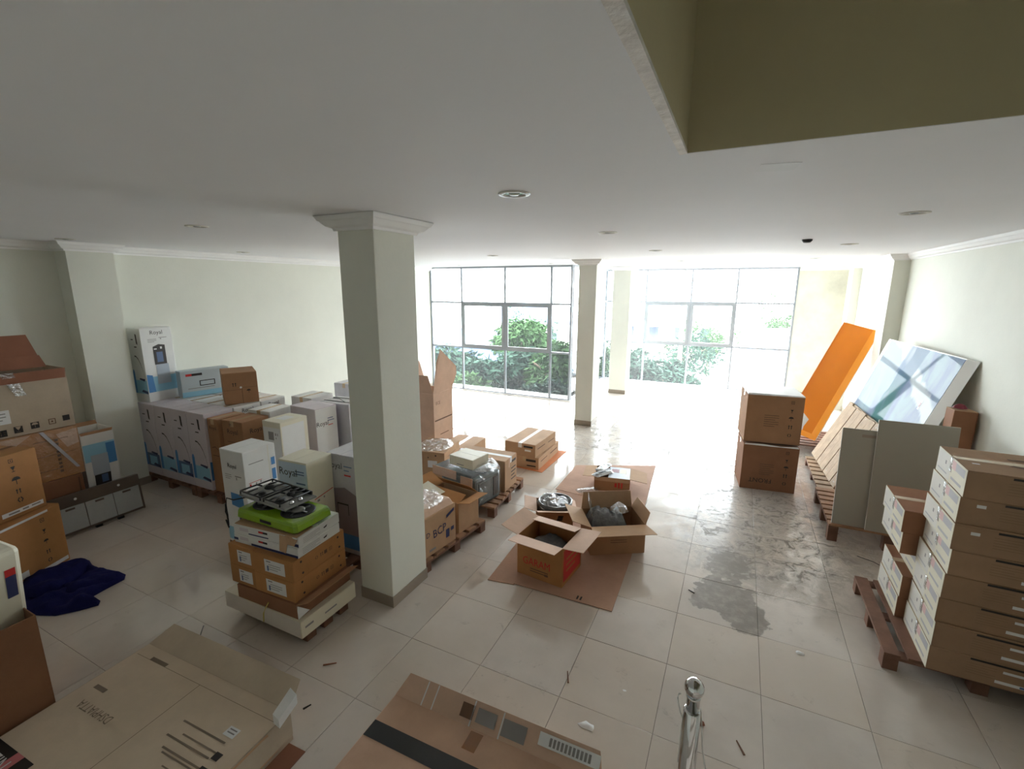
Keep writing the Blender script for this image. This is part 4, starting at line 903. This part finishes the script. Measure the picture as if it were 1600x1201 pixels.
D = b['dims']; decal(b, D, 'f', M_inkb, [rect(.34, .71, .42, .78), rect(.44, .71, .5, .78), rect(.52, .71, .58, .78)]); decal(b, D, 'f', M_ink, [[(.78 + .05 * math.cos(a), .78 + .09 * math.sin(a)) for a in [PI * k / 7 for k in range(14)]]]); decal(b, D, 'f', M_inkb, lines(.36, .5, .3, 2, .08, .02))
t = thing('grey_plastic_bag', 'grey plastic bag bulging out of the larger open carton', 'bag', (-1.06, 4.50, .15), 28)
o = link('bag_body', pile([(-.22, -.14), (-.22, .15), (-.08, .17), (.1, .16), (.21, .1), (.2, -.12), (.05, -.17), (-.1, -.16)], .28, .08, .075, 13, .02, 12), M_bag, t, True)
build('bag_neck', MB().slab([(-.18, -.1, .2), (-.14, .12, .22), (-.18, .14, .36), (-.22, -.06, .36)], .004), M_film, t)
o = link('clear_wrap', pile(ring(.1, -.05, .1, .09, 12, .12, 4), .07, .05, .03, 14, .02, 4), M_film, t, False); o.location = (0, 0, .25)
b = open_carton('open_carton', 'small open carton with a clear-wrapped dark bag on top, behind the red lettered one', -1.70, 4.61, .0065, 24, .40, .34, .245, M_brown, M_pink, {'f': (70, .12), 'l': (75, .14), 'r': (120, .06)})
decal(b, b['dims'], 'f', M_ink, [[(.55, .55), (.7, .55), (.74, .8), (.6, .8)]]); decal(b, b['dims'], 'r', M_ink, [[(.2, .5), (.5, .5), (.55, .75), (.25, .75)]])
t = thing('wrapped_basin', 'dark round goods in a crinkled clear bag on the small open carton', 'bag', (-1.69, 4.63, .10), 20)
build('bowl', MB().lathe([(.08, 0), (.15, .04), (.185, .15), (.19, .20), (.178, .20), (.14, .06), (.05, .04)], 26), M_bag, t, True)
o = link('clear_bag', pile(ring(0, 0, .22, .2, 22, .1, 7), .19, .08, .035, 11, .02, 7), M_film, t, False); o.location = (0, 0, .07)
b = open_carton('open_carton', 'low brown carton with red print at the far end of the card sheet', -1.36, 5.96, .0095, 10, .46, .40, .19, M_brown, M_tan, {'r': (100, .22, .02), 'l': (95, .16, .02), 'f': (172, .05)})
D = b['dims']; decal(b, D, 'f', M_rp, [rect(.68, .3, .72, .7), rect(.76, .3, .8, .7), rect(.58, .35, .64, .65)])
build('top_board', MB().box(-.05, -.195, .185, .225, .195, .1915), M_silver, b); build('slot', MB().box(-.02, .0, .1918, .08, .12, .1925), M_redp, b); build('yellow_label', MB().box(.09, -.02, .1918, .18, .14, .1925), M_cream, b)
SG = 'silver packets on the far low carton'
for k, (x, y, z, yw, lb) in enumerate(((-1.47, 5.84, .205, 60, 'silver and black packet leaning on the far low carton, foremost'), (-1.52, 6.06, .203, 80, 'pale silver packet lying at the back of the far low carton'), (-1.62, 5.66, .012, 40, 'flat silver film packet on the card sheet before the far low carton'))):
    t = thing('silver_packet', lb, 'packet', (x, y, z), yw, SG)
    link('pouch', pile([(-.15, -.06), (.15, -.06), (.16, .0), (.15, .06), (-.15, .06), (-.16, 0)], .03, .03, .012, 16, .02, 20 + k), M_steel if k < 2 else M_film, t, True)
    if k == 0: build('black_band', MB().box(-.14, -.015, .036, .14, .02, .042), M_black, t)

# ------------------------------------------------------------------ right side
b = carton('front_carton', 'big brown carton with upside-down word and symbols, lower of the pair near the orange panel', .485, 7.02, 0, 7, .655, .58, .62, M_dark, 'x', M_tape)
D = b['dims']
def sides(b, D): symbols(b, D, 'f', [('box', .80, .88, .07), ('glass', .80, .70, .07), ('umbrella', .80, .54, .10), ('arrows', .80, .37, .09), ('recycle', .80, .2, .09)], M_ink); decal(b, D, 'f', M_inkb, lines(.33, .58, .26, 6, .045, .012))
sides(b, D); text(b, D, 'f', .36, .22, .085, 'FRONT', M_ink, rot=180)
build('torn_top', MB().slab([(-.32, -.30, .618), (.32, -.302, .618), (.30, -.298, .64), (.1, -.3, .628), (-.1, -.298, .642), (-.31, -.3, .635)], .004), M_label, b)
b = carton('front_carton', 'big brown carton with symbols, upper of the pair near the orange panel', .475, 7.07, .645, 7.5, .66, .58, .64, M_brown, 'x', M_tape)
sides(b, b['dims'])
build('white_rim', MB().hexa([(-.33, -.295, .639), (.33, -.295, .639), (-.33, .29, .641), (.33, .29, .641), (-.325, -.285, .662), (.325, -.285, .652), (-.32, .28, .66), (.32, .28, .66)]), M_label, b)
# main stack
pallet('pallet', 'brown wooden pallet under the tall carton stack at the right wall, two boards bare', 1.655, 4.22, 0, 1.05, 1.0, .13, M_woodr, 'y', 8)
M_offw = pmat('off_white_card', (216, 212, 204), .5, .05, 3)
M_palep = pmat('pale_pink_print', (212, 176, 172), .55)
M_paleg = pmat('pale_grey_print', (176, 174, 176), .55)
M_long = card('olive_brown_cardboard', (160, 130, 104))
SK = 'long flat cartons stacked by the right wall'
ordn = ['lowest', 'second from below', 'third from below', 'fourth from below', 'fifth from below', 'sixth from below', 'second from the top', 'topmost']
def long_carton(label, x0, yf, z, yaw=0, h=.176, first=False, w=.74, d=.525, plain=False):
    b = carton('long_carton', label, x0 + w / 2, yf + d / 2, z, yaw, w, d, h, M_long if not plain else M_dark, 'x', M_tape, SK)
    D = b['dims']
    decal(b, D, 'l', M_cream, [rect(.0, .0, 1, 1)], off=.001); decal(b, D, 'l', M_offw, [rect(.02, .06, .5, .96)], off=.0014)
    decal(b, D, 'l', M_palep, [rect(.53, .6, .66, .93)]); decal(b, D, 'l', M_paleg, [rect(.66, .62, .95, .92), rect(.06, .2, .4, .26), rect(.55, .2, .9, .3)]); decal(b, D, 'l', M_inkg, [rect(.3, .55, .34, .7)])
    build('end_tape', MB().box(-w/2 - .003, -.022, h - .10, -w/2 - .0015, .022, h), M_film, b)
    decal(b, D, 'f', M_ink, [rect(.28, .86, 1, .94)] if not plain else [rect(.3, .86, 1, .96)]); decal(b, D, 'f', M_label, [rect(.50, .62, .70, .72), rect(.46, .18, .72, .3)] if not plain else [rect(.5, .5, .6, .6)])
    decal(b, D, 'f', pmat('faint_brown_print', (132, 106, 78), .7), lines(.26, .72, .2, 5, .1, .014)); decal(b, D, 'f', M_steelb, [rect(.62, .2, .66, .28)], off=.0028)
    return b
for i in range(8):
    lb = 'long flat grey-brown carton in the main stack at the right wall, ' + ordn[i]
    o = long_carton(lb, 1.352 + random.uniform(-.012, .012), 3.665 + random.uniform(-.008, .008), .1305 + .1772 * i, -1.5 + random.uniform(-.8, .8))
    if i == 7: decal(o, o['dims'], 't', M_inkb, [rect(.4, .66, .6, .72), [(.34, .38), (.44, .34), (.48, .4), (.38, .44)]]); decal(o, o['dims'], 't', M_label, [rect(.09, .3, .14, .34)])
    if i in (6, 5): decal(o, o['dims'], 'f', M_label, [rect(.11, .68, .17, .8)])
    if i < 2: symbols(o, o['dims'], 'f', [('box', .86, .4, .06), ('recycle', .95, .4, .06)], M_inkb)
ord2 = ['lowest', 'second from below', 'third from below, set back', 'fourth from below, jutting out', 'topmost, jutting out']
for i in range(5):
    lb = 'long flat carton in the shorter stack behind the main one, ' + ord2[i]
    long_carton(lb, (1.30, 1.305, 1.375, 1.262, 1.245)[i], 4.205 + (.004, .0, .008, .01, .0)[i], .1305 + .1772 * i, -.4, plain=True)
# grey boards
pallet('pallet', 'wooden pallet carrying the two grey boards, many slat ends showing on its side', 1.575, 6.13, 0, 1.05, 1.06, .19, M_wood, 'x', 8, bmat=M_woodr)
def board(name, label, cat, x0, x1, y, z, h, lean, m, th=.018):
    t = thing(name, label, cat, (x0, y, z), 0, None, rot=(R(-lean), 0, 0)); build('panel', MB().box(0, 0, 0, x1 - x0, th, h), m, t, bevel=.002); return t
t = board('grey_board', 'grey laminate board with a finger notch, left of the two on the slatted pallet', 'board', 1.075, 1.56, 5.63, .192, 1.035, 6.5, M_board)
build('finger_notch', MB().box(.17, -.0006, .955, .33, .0, .985), M_base, t)
build('edge_band', MB().box(-.001, .001, .0, .0, .017, 1.03), M_frame, t)
t = board('grey_board', 'taller grey laminate board standing before the notched one, at the right wall', 'board', 1.362, 1.995, 5.60, .192, 1.16, 6.5, M_board)
build('edge_band', MB().box(-.001, .001, .0, .0, .017, 1.155), M_frame, t)
t = thing('leaning_brown_carton', 'flat brown carton leaning in the corner behind the tall grey board', 'box', (1.985, 5.87, .193), 0, rot=(R(-3), R(2.0), R(0)))
build('body', MB().box(-.04, 0, 0, .14, .20, 1.275), M_dark, t, bevel=.004); build('top_flap', MB().box(-.04, 0, 1.2755, .14, .2, 1.28), M_tan, t); build('side_fold', MB().box(.1405, .0, 0, .144, .2, 1.275), M_red, t)
t = thing('red_pouch', 'small dark red plastic pouch on top of the leaning brown carton', 'pouch', (2.06, 6.03, 1.476)); link('pouch', pile(ring(0, 0, .06, .05, 10, .1, 3), .06, .04, .01, 20, .02, 3), M_redp, t, True)
# leaning slatted pallet
def face_room(t):
    for c in t.children_recursive:
        if c.type == 'MESH':
            me = c.data
            for v in me.vertices: v.co.z = -v.co.z
            me.flip_normals(); me.update()
def basis(o, a, tl):
    u = Vector((math.cos(a), math.sin(a), 0)); n = Vector((math.sin(a), -math.cos(a), 0)); v = n * math.cos(tl) + Vector((0, 0, math.sin(tl))); k = u.cross(v)
    m = Matrix((u, v, k)).transposed().to_4x4(); m.translation = o; return m        # local x along the foot, y up the slope, z out of the face (towards the room)
pallet('pallet', 'wooden pallet on the floor under the leaning slatted panel', 1.62, 7.45, 0, 1.05, 1.3, .13, M_woodg, 'x', 8, bmat=M_woodr)
t = thing('leaning_pallet', 'pale wooden pallet leaning before the glossy banded panel', 'pallet'); t.matrix_world = basis((1.262, 6.81, .152), R(93.3), R(65.2))
n = 7; w, L = 1.44, .945
for i in range(n):
    x = (i + .5) * w / n
    build('slat', MB().box(x - .097, 0, -.02 + .004 * (i % 2), x + (.097 if i < n - 1 else .08), L - .012 * (i % 3), .004 * (i % 2)), M_woodg, t, bevel=.003)
    build('nail', MB().lathe([(.006, 0), (.006, .002), (.001, .0025)], 8, x, .05).lathe([(.006, 0), (.006, .002), (.001, .0025)], 8, x, L - .05), M_steel, t)
for y in (.0, L / 2 - .04, L - .08): build('stringer', MB().box(0, y, -.045, w, y + .08, -.0205), M_woodg, t)
build('end_rail', MB().box(-.018, -.002, -.06, -.001, L + .002, .002), M_wood, t)
face_room(t)
# glossy white panel
t = thing('glossy_panel', 'large glossy pale blue banded panel with grey side, leaning on the right wall', 'panel'); t.matrix_world = basis((1.53, 6.235, .212), R(95), R(71))
w, L = 2.065, 1.84
build('back', MB().hexa([(-.13, 0, -.055), (w + .02, 0, -.055), (-.13, L, -.055), (w + .02, L, -.055), (0, .03, -.004), (w - .0, .03, -.004), (0, L - .01, -.004), (w - .0, L - .01, -.004)]), M_frame, t)
build('banded_face', MB().box(.01, .08, -.004, w - .10, L - .02, 0), M_banded, t)
build('border', MB().box(w - .098, .03, -.004, w - .004, L - .012, .002), M_frame, t)
build('dark_sticker', MB().box(.28, 1.17, .0003, .32, 1.28, .001), M_label, t); build('sticker_mark', MB().box(.295, 1.2, .0011, .315, 1.25, .0016), M_redp, t)
face_room(t)
# orange tray panel
t = thing('orange_panel', 'tall orange lacquered tray panel leaning on the pilaster at the right wall', 'panel'); t.matrix_world = basis((1.302, 8.885, .16), R(164.8), R(60.6)) @ Matrix.Rotation(R(15.6), 4, 'Z')
w, L = .538, 2.126
build('face', MB().box(0.004, 0.004, -.02, w, L, 0), M_orangep, t, bevel=.002)
build('side_flange', MB().hexa([(.0, 0, .03), (.095, 0, -.002), (.0, L, .03), (.095, L, -.002), (-.004, 0, .036), (.095, 0, .003), (-.004, L, .036), (.095, L, .003)]), M_orangel, t)
build('foot_flange', MB().hexa([(.0, .0, .03), (w, .0, .03), (.09, .09, -.002), (w, .09, -.002), (.0, -.004, .036), (w, -.004, .036), (.09, .09, .003), (w, .09, .003)]), M_orangel, t)
build('far_flange', MB().box(w - .008, 0, -.03, w, L, .012), M_orangep, t); build('top_flange', MB().box(0, L - .008, -.03, w, L, .005), M_orangep, t)
build('white_sector', MB().slab([(w * .42, .02, .001), (w - .01, .02, .001), (w - .01, .42, .001), (w - .14, .40, .001), (w - .3, .30, .001), (w * .47, .16, .001)], .001), M_label, t)
build('back_frame', MB().box(.0, .0, -.06, .03, L, -.031).box(w - .03, 0, -.06, w, L, -.031), M_frame, t)
face_room(t)
pallet('pallet', 'low reddish pallet under the foot of the orange panel', 1.36, 9.2, 0, 1.0, 1.0, .13, M_woodr, 'x', 7)
build_leg = thing('prop_post', 'grey upright post behind the orange panel edge', 'post', (2.06, 8.88, 0)); build('shaft', MB().box(-.02, -.02, 0, .02, .02, 1.84), M_bronze, build_leg, bevel=.003); build('foot', MB().box(-.04, -.04, 0, .04, .04, .02), M_bronze, build_leg)
t = thing('printed_plank', 'white printed board with a brown edge leaning behind the orange panel', 'board'); t.matrix_world = basis((1.55, 8.22, .018), R(96), R(70))
build('board', MB().box(0, 0, -.03, .42, 1.34, 0), M_white, t, bevel=.002); build('edge', MB().box(-.006, 0, -.031, -.0005, 1.34, .001), M_red, t); build('print', MB().box(.1, 1.04, .0005, .3, 1.24, .001), M_inkg, t)
face_room(t)
t = thing('yellow_foil', 'small bright yellow foil tucked between the white board and glossy banded panel', 'foil', (1.80, 8.55, 1.0)); t.rotation_euler = (0, R(-70), 0)
link('foil', pile(ring(0, 0, .16, .06, 12, .15, 6), .03, .03, .02, 18, .02, 6), M_yellow, t, True)

# ------------------------------------------------------------------ litter on the floor
LG = 'litter scraps on the tiles'
def splinter(label, x, y, yaw, L, m, nm='wood_splinter'): 
    t = build(nm, MB().hexa([(-L/2, -.006, 0), (L/2, -.004, 0), (-L/2, .006, 0), (L/2, .003, 0), (-L/2, -.004, .008), (L/2, -.003, .005), (-L/2, .004, .008), (L/2, .002, .005)]), m)
    t.location = (x, y, .0005); t.rotation_euler = (0, 0, R(yaw)); tag(t, label, 'splinter', LG)
def scrap(label, x, y, r, m, seed, h=.012, nm='paper_scrap'):
    o = link(nm, pile(ring(0, 0, r, r * .6, 9, .3, seed), h, .02, .006, 30, .012, seed), m, None, True); o.location = (x, y, .0003); tag(o, label, 'scrap', LG)
splinter('dark thin wood splinter on the tiles before the taped flat carton', -.85, 2.66, 112, .10, M_woodr)
splinter('dark wood splinter on the tiles right of the chrome post', .23, 2.62, 118, .09, M_woodr)
splinter('reddish wood chip on the tiles before the white slab carton', -2.42, 2.02, 40, .09, M_red)
splinter('tiny dark splinter on the tiles by the long flat carton corner', -2.28, 1.70, 70, .05, M_ink)
splinter('short dark splinter on the tiles beyond the long flat carton', -2.95, 1.68, 65, .05, M_ink)
splinter('dark chip beside the grey cement patch on the tiles', -.17, 4.03, 150, .06, M_ink)
scrap('pale crumpled paper scrap on the tiles left of the chrome post', -.62, 2.36, .05, M_label, 3)
scrap('brown dried leaf on the tiles right of the chrome post', -.02, 2.68, .05, M_red, 5, .02, 'dried_leaf')
scrap('white paper scrap on the tiles before the bare pallet boards', .62, 3.62, .035, M_label, 7)
scrap('small white scrap on the tiles beyond the taped flat carton', -.47, 2.72, .014, M_label, 8, .006)
tag(build('wire_piece', MB().tube([(-3.62, 1.86, .006), (-3.55, 1.80, .012), (-3.46, 1.72, .008), (-3.38, 1.62, .006)], .003, 6), M_black, None, True), 'thin dark wire lying on the tiles left of the stove pile', 'wire', LG)
tag(build('wire_piece', MB().tube([(1.28, 5.36, .004), (1.4, 5.30, .008), (1.5, 5.2, .006), (1.49, 5.15, .004)], .003, 6), M_black, None, True), 'bent dark wire on the tiles before the grey boards pallet', 'wire', LG)

# ------------------------------------------------------------------ outside
GZ = -3.3
struct(build('ground', MB().box(-60, -60, GZ - .2, 60, 90, GZ), M_ground))
struct(build('facade', MB().box(XL - .15, YW - .0, GZ, XS + .06, YW + .08, -.26).box(XS - .06, YW, GZ, XS + .06, YW2 + .1, -.26).box(XS, YW2, GZ, XR, YW2 + .1, -.26), M_house))
def tree(label, x, y, top, r, n, m, seed, squash=.8, kind='tree'):
    rnd = random.Random(seed); t = thing(kind, label, kind, (x, y, GZ), 0, 'trees outside the windows')
    H = top - GZ; cz = H - r * squash
    mb = MB().tube([(0, 0, 0), (.05, .02, cz * .5), (.0, .05, cz)], [.14, .1, .06], 8)
    for k in range(5):
        a = 2 * PI * k / 5 + rnd.random(); mb.tube([(0, .02, cz * .7), (math.cos(a) * r * .4, math.sin(a) * r * .4, cz), (math.cos(a) * r * .7, math.sin(a) * r * .7, cz + r * .2)], [.05, .03, .015], 6)
    build('trunk', mb, M_bark, t)
    lf = MB(); cl = [(Vector((rnd.gauss(0, .42) * r, rnd.gauss(0, .42) * r, cz + rnd.gauss(0, .34) * r * squash)), rnd.uniform(.28, .5) * r) for _ in range(14)]
    for _ in range(n):
        c, rr = rnd.choice(cl); d = Vector((rnd.gauss(0, 1), rnd.gauss(0, 1), rnd.gauss(0, 1))).normalized(); p = c + d * rr * rnd.uniform(.55, 1)
        s = rnd.uniform(.08, .17); u = Vector((rnd.gauss(0, 1), rnd.gauss(0, 1), rnd.gauss(0, .6) - .4)).normalized(); v = u.cross(Vector((rnd.gauss(0, 1), rnd.gauss(0, 1), rnd.gauss(0, 1)))).normalized()
        lf.poly([p, p + u * s + v * s * .35, p + u * s * 2.2, p + u * s - v * s * .35])
    stuff(link('foliage', lf.mesh('foliage'), m, t))
TR = [('dense low leafy tree right below the left window, at its right end', -5.0, 12.0, .25, 1.05, M_leaf), ('dense low leafy tree right below the left window, at its middle', -7.1, 12.1, .05, 1.0, M_leafb), ('dense leafy tree below the left window, behind the middle mullion', -6.6, 15.6, .6, 1.35, M_leaf), ('low leafy tree outside the step side pane', -2.2, 16.0, -.5, .95, M_leaf), ('bushy green tree right outside the left window, nearest the step', -5.3, 14.4, .95, 1.2, M_leafb), ('green tree outside the middle panes of the left window', -8.6, 13.9, .5, 1.25, M_leaf), ('tall pale green tree beyond the left window, behind the bushy one', -8.2, 17.6, 1.35, 1.4, M_leafb),
      ('dark tree far left beyond the left window', -14.5, 16.0, .9, 1.5, M_leaf), ('round tree outside seen through the left column of the right window', -5.2, 20.5, .4, 1.35, M_leaf), ('dense dark tree beyond the right window, left of the car', -2.4, 20.0, -.15, 1.3, M_leaf),
      ('dark bushy tree beyond the right window, nearest its left mullion', -3.6, 16.6, .1, 1.15, M_leaf), ('small far tree over the road in the middle sash', -2.8, 29.0, .2, 1.7, M_leaf), ('far pale tree across the road behind the car', -1.8, 35.0, .4, 1.8, M_leafb), ('far tall tree behind the blue roofed stall', 3.6, 40.0, 1.6, 2.0, M_leafb), ('far tree standing at the left of the white house', -13.5, 30.0, 1.0, 2.2, M_leaf), ('mid tree between the white house and the left window', -10.4, 25.0, .4, 1.7, M_leafb)]
for k, a in enumerate(TR): tree(a[0], a[1], a[2], a[3], a[4], 9000 if a[2] < 19 else 5000 if a[2] < 22 else 2200, a[5], 40 + k)
def house(label, x, y, w, d, h, roofm, wn_):
    t = thing('house', label, 'house', (x, y, GZ), 0, 'buildings across the road')
    build('wall', MB().box(-w/2, -d/2, 0, w/2, d/2, h), M_house, t)
    build('roof', MB().hexa([(-w/2 - .4, -d/2 - .4, h), (w/2 + .4, -d/2 - .4, h), (-w/2 - .4, d/2 + .4, h), (w/2 + .4, d/2 + .4, h), (-w/2 + .6, -.1, h + 1.3), (w/2 - .6, -.1, h + 1.3), (-w/2 + .6, .1, h + 1.3), (w/2 - .6, .1, h + 1.3)]), roofm, t)
    for k in range(wn_):
        f = build('window', MB().box(-w/2 + w * (k + .5) / wn_ - .5, -d/2 - .04, h - 1.9, -w/2 + w * (k + .5) / wn_ + .5, -d/2, h - .7), M_frame, t)
        build('pane', MB().box(-w/2 + w * (k + .5) / wn_ - .43, -d/2 - .05, h - 1.83, -w/2 + w * (k + .5) / wn_ + .43, -d/2 - .041, h - .77), M_win, f)
    build('door', MB().box(-.5, -d/2 - .04, 0, .5, -d/2, 2.0), M_bronze, t)
t = thing('blue_shed', 'slate blue shed with a low roof beyond the left end of the left window', 'shed', (-12.2, 20.5, GZ), 0)
build('wall', MB().box(-2.2, -1.6, 0, 2.2, 1.6, 3.3), M_steelb, t); build('roof', MB().hexa([(-2.5, -1.9, 3.3), (2.5, -1.9, 3.3), (-2.5, 1.9, 3.3), (2.5, 1.9, 3.3), (-2.5, -.1, 3.9), (2.5, -.1, 3.9), (-2.5, .1, 3.9), (2.5, .1, 3.9)]), M_roof, t)
f = build('window', MB().box(-1.5, -1.64, 1.6, -.3, -1.6, 2.7), M_frame, t); build('pane', MB().box(-1.42, -1.65, 1.68, -.38, -1.641, 2.62), M_win, f); build('door', MB().box(.5, -1.64, 0, 1.4, -1.6, 2.1), M_bronze, t)
house('white house with a low grey-blue roof beyond the left window trees', -17.5, 40, 9, 6, 3.0, M_roof, 4)
house('pale house far across the road behind the right window trees', -6.0, 48, 9, 6, 3.2, M_roof, 4)
t = thing('roadside_stall', 'blue-grey roofed roadside stall seen through the right window', 'stall', (1.55, 28, GZ), 0)
build('roof', MB().hexa([(-1.5, -1.3, 2.6), (1.7, -1.3, 2.6), (-1.5, 1.3, 2.6), (1.7, 1.3, 2.6), (-1.0, -.1, 3.9), (1.4, -.1, 3.9), (-1.0, .1, 3.9), (1.4, .1, 3.9)]), M_roof, t)
build('fascia', MB().box(-1.5, -1.34, 2.42, 1.7, -1.3, 2.62), M_label, t)
for x in (-1.4, 1.6):
    for y in (-1.2, 1.2): build('post', MB().box(x - .06, y - .06, 0, x + .06, y + .06, 2.6), M_frame, t)
build('counter', MB().box(-1.2, -.9, 0, 1.4, -.5, 1.0), M_steelb, t)
t = thing('parked_car', 'silver car parked by the road beyond the right window', 'car', (.3, 24.5, GZ), 8)
prof = [(-2.0, .35), (-2.0, .75), (-1.75, .88), (-1.1, .95), (-.55, 1.42), (.75, 1.45), (1.4, 1.0), (1.95, .9), (2.05, .7), (2.05, .35)]
mb = MB(); m_ = len(prof)
for y in (-.82, .82):
    for x, z in prof: mb.v.append((x, y * (1 if z < 1.0 else .82), z))
mb.f.append(tuple(range(m_))); mb.f.append(tuple(range(2 * m_ - 1, m_ - 1, -1)))
for k in range(m_): mb.f.append((k, m_ + k, m_ + (k + 1) % m_, (k + 1) % m_))
build('body', mb, M_carp, t)
build('windscreen', MB().slab([(1.34, -.62, 1.06), (1.34, .62, 1.06), (.82, .58, 1.43), (.82, -.58, 1.43)], .01), M_win, t)
for s in (-1, 1): build('side_window', MB().slab([(-.85, s * .79, 1.02), (1.05, s * .79, 1.02), (.68, s * .70, 1.38), (-.5, s * .70, 1.38)], .01), M_win, t)
for x in (-1.25, 1.3):
    for s in (-.8, .8):
        q = build('wheel', MB().lathe([(.1, -.1), (.3, -.1), (.32, -.06), (.32, .06), (.3, .1), (.1, .1)], 18), M_black, t, True); q.rotation_euler = (R(90), 0, 0); q.location = (x, s, .32)
t = thing('utility_pole', 'grey roadside pole beyond the middle sash of the right window', 'pole', (-2.6, 25.0, GZ)); build('shaft', MB().tube([(0, 0, 0), (0, 0, 8.5)], [.12, .08], 10), M_bronze, t); build('crossarm', MB().box(-.7, -.05, 7.9, .7, .05, 8.02), M_wood, t)
bpy.context.view_layer.update()
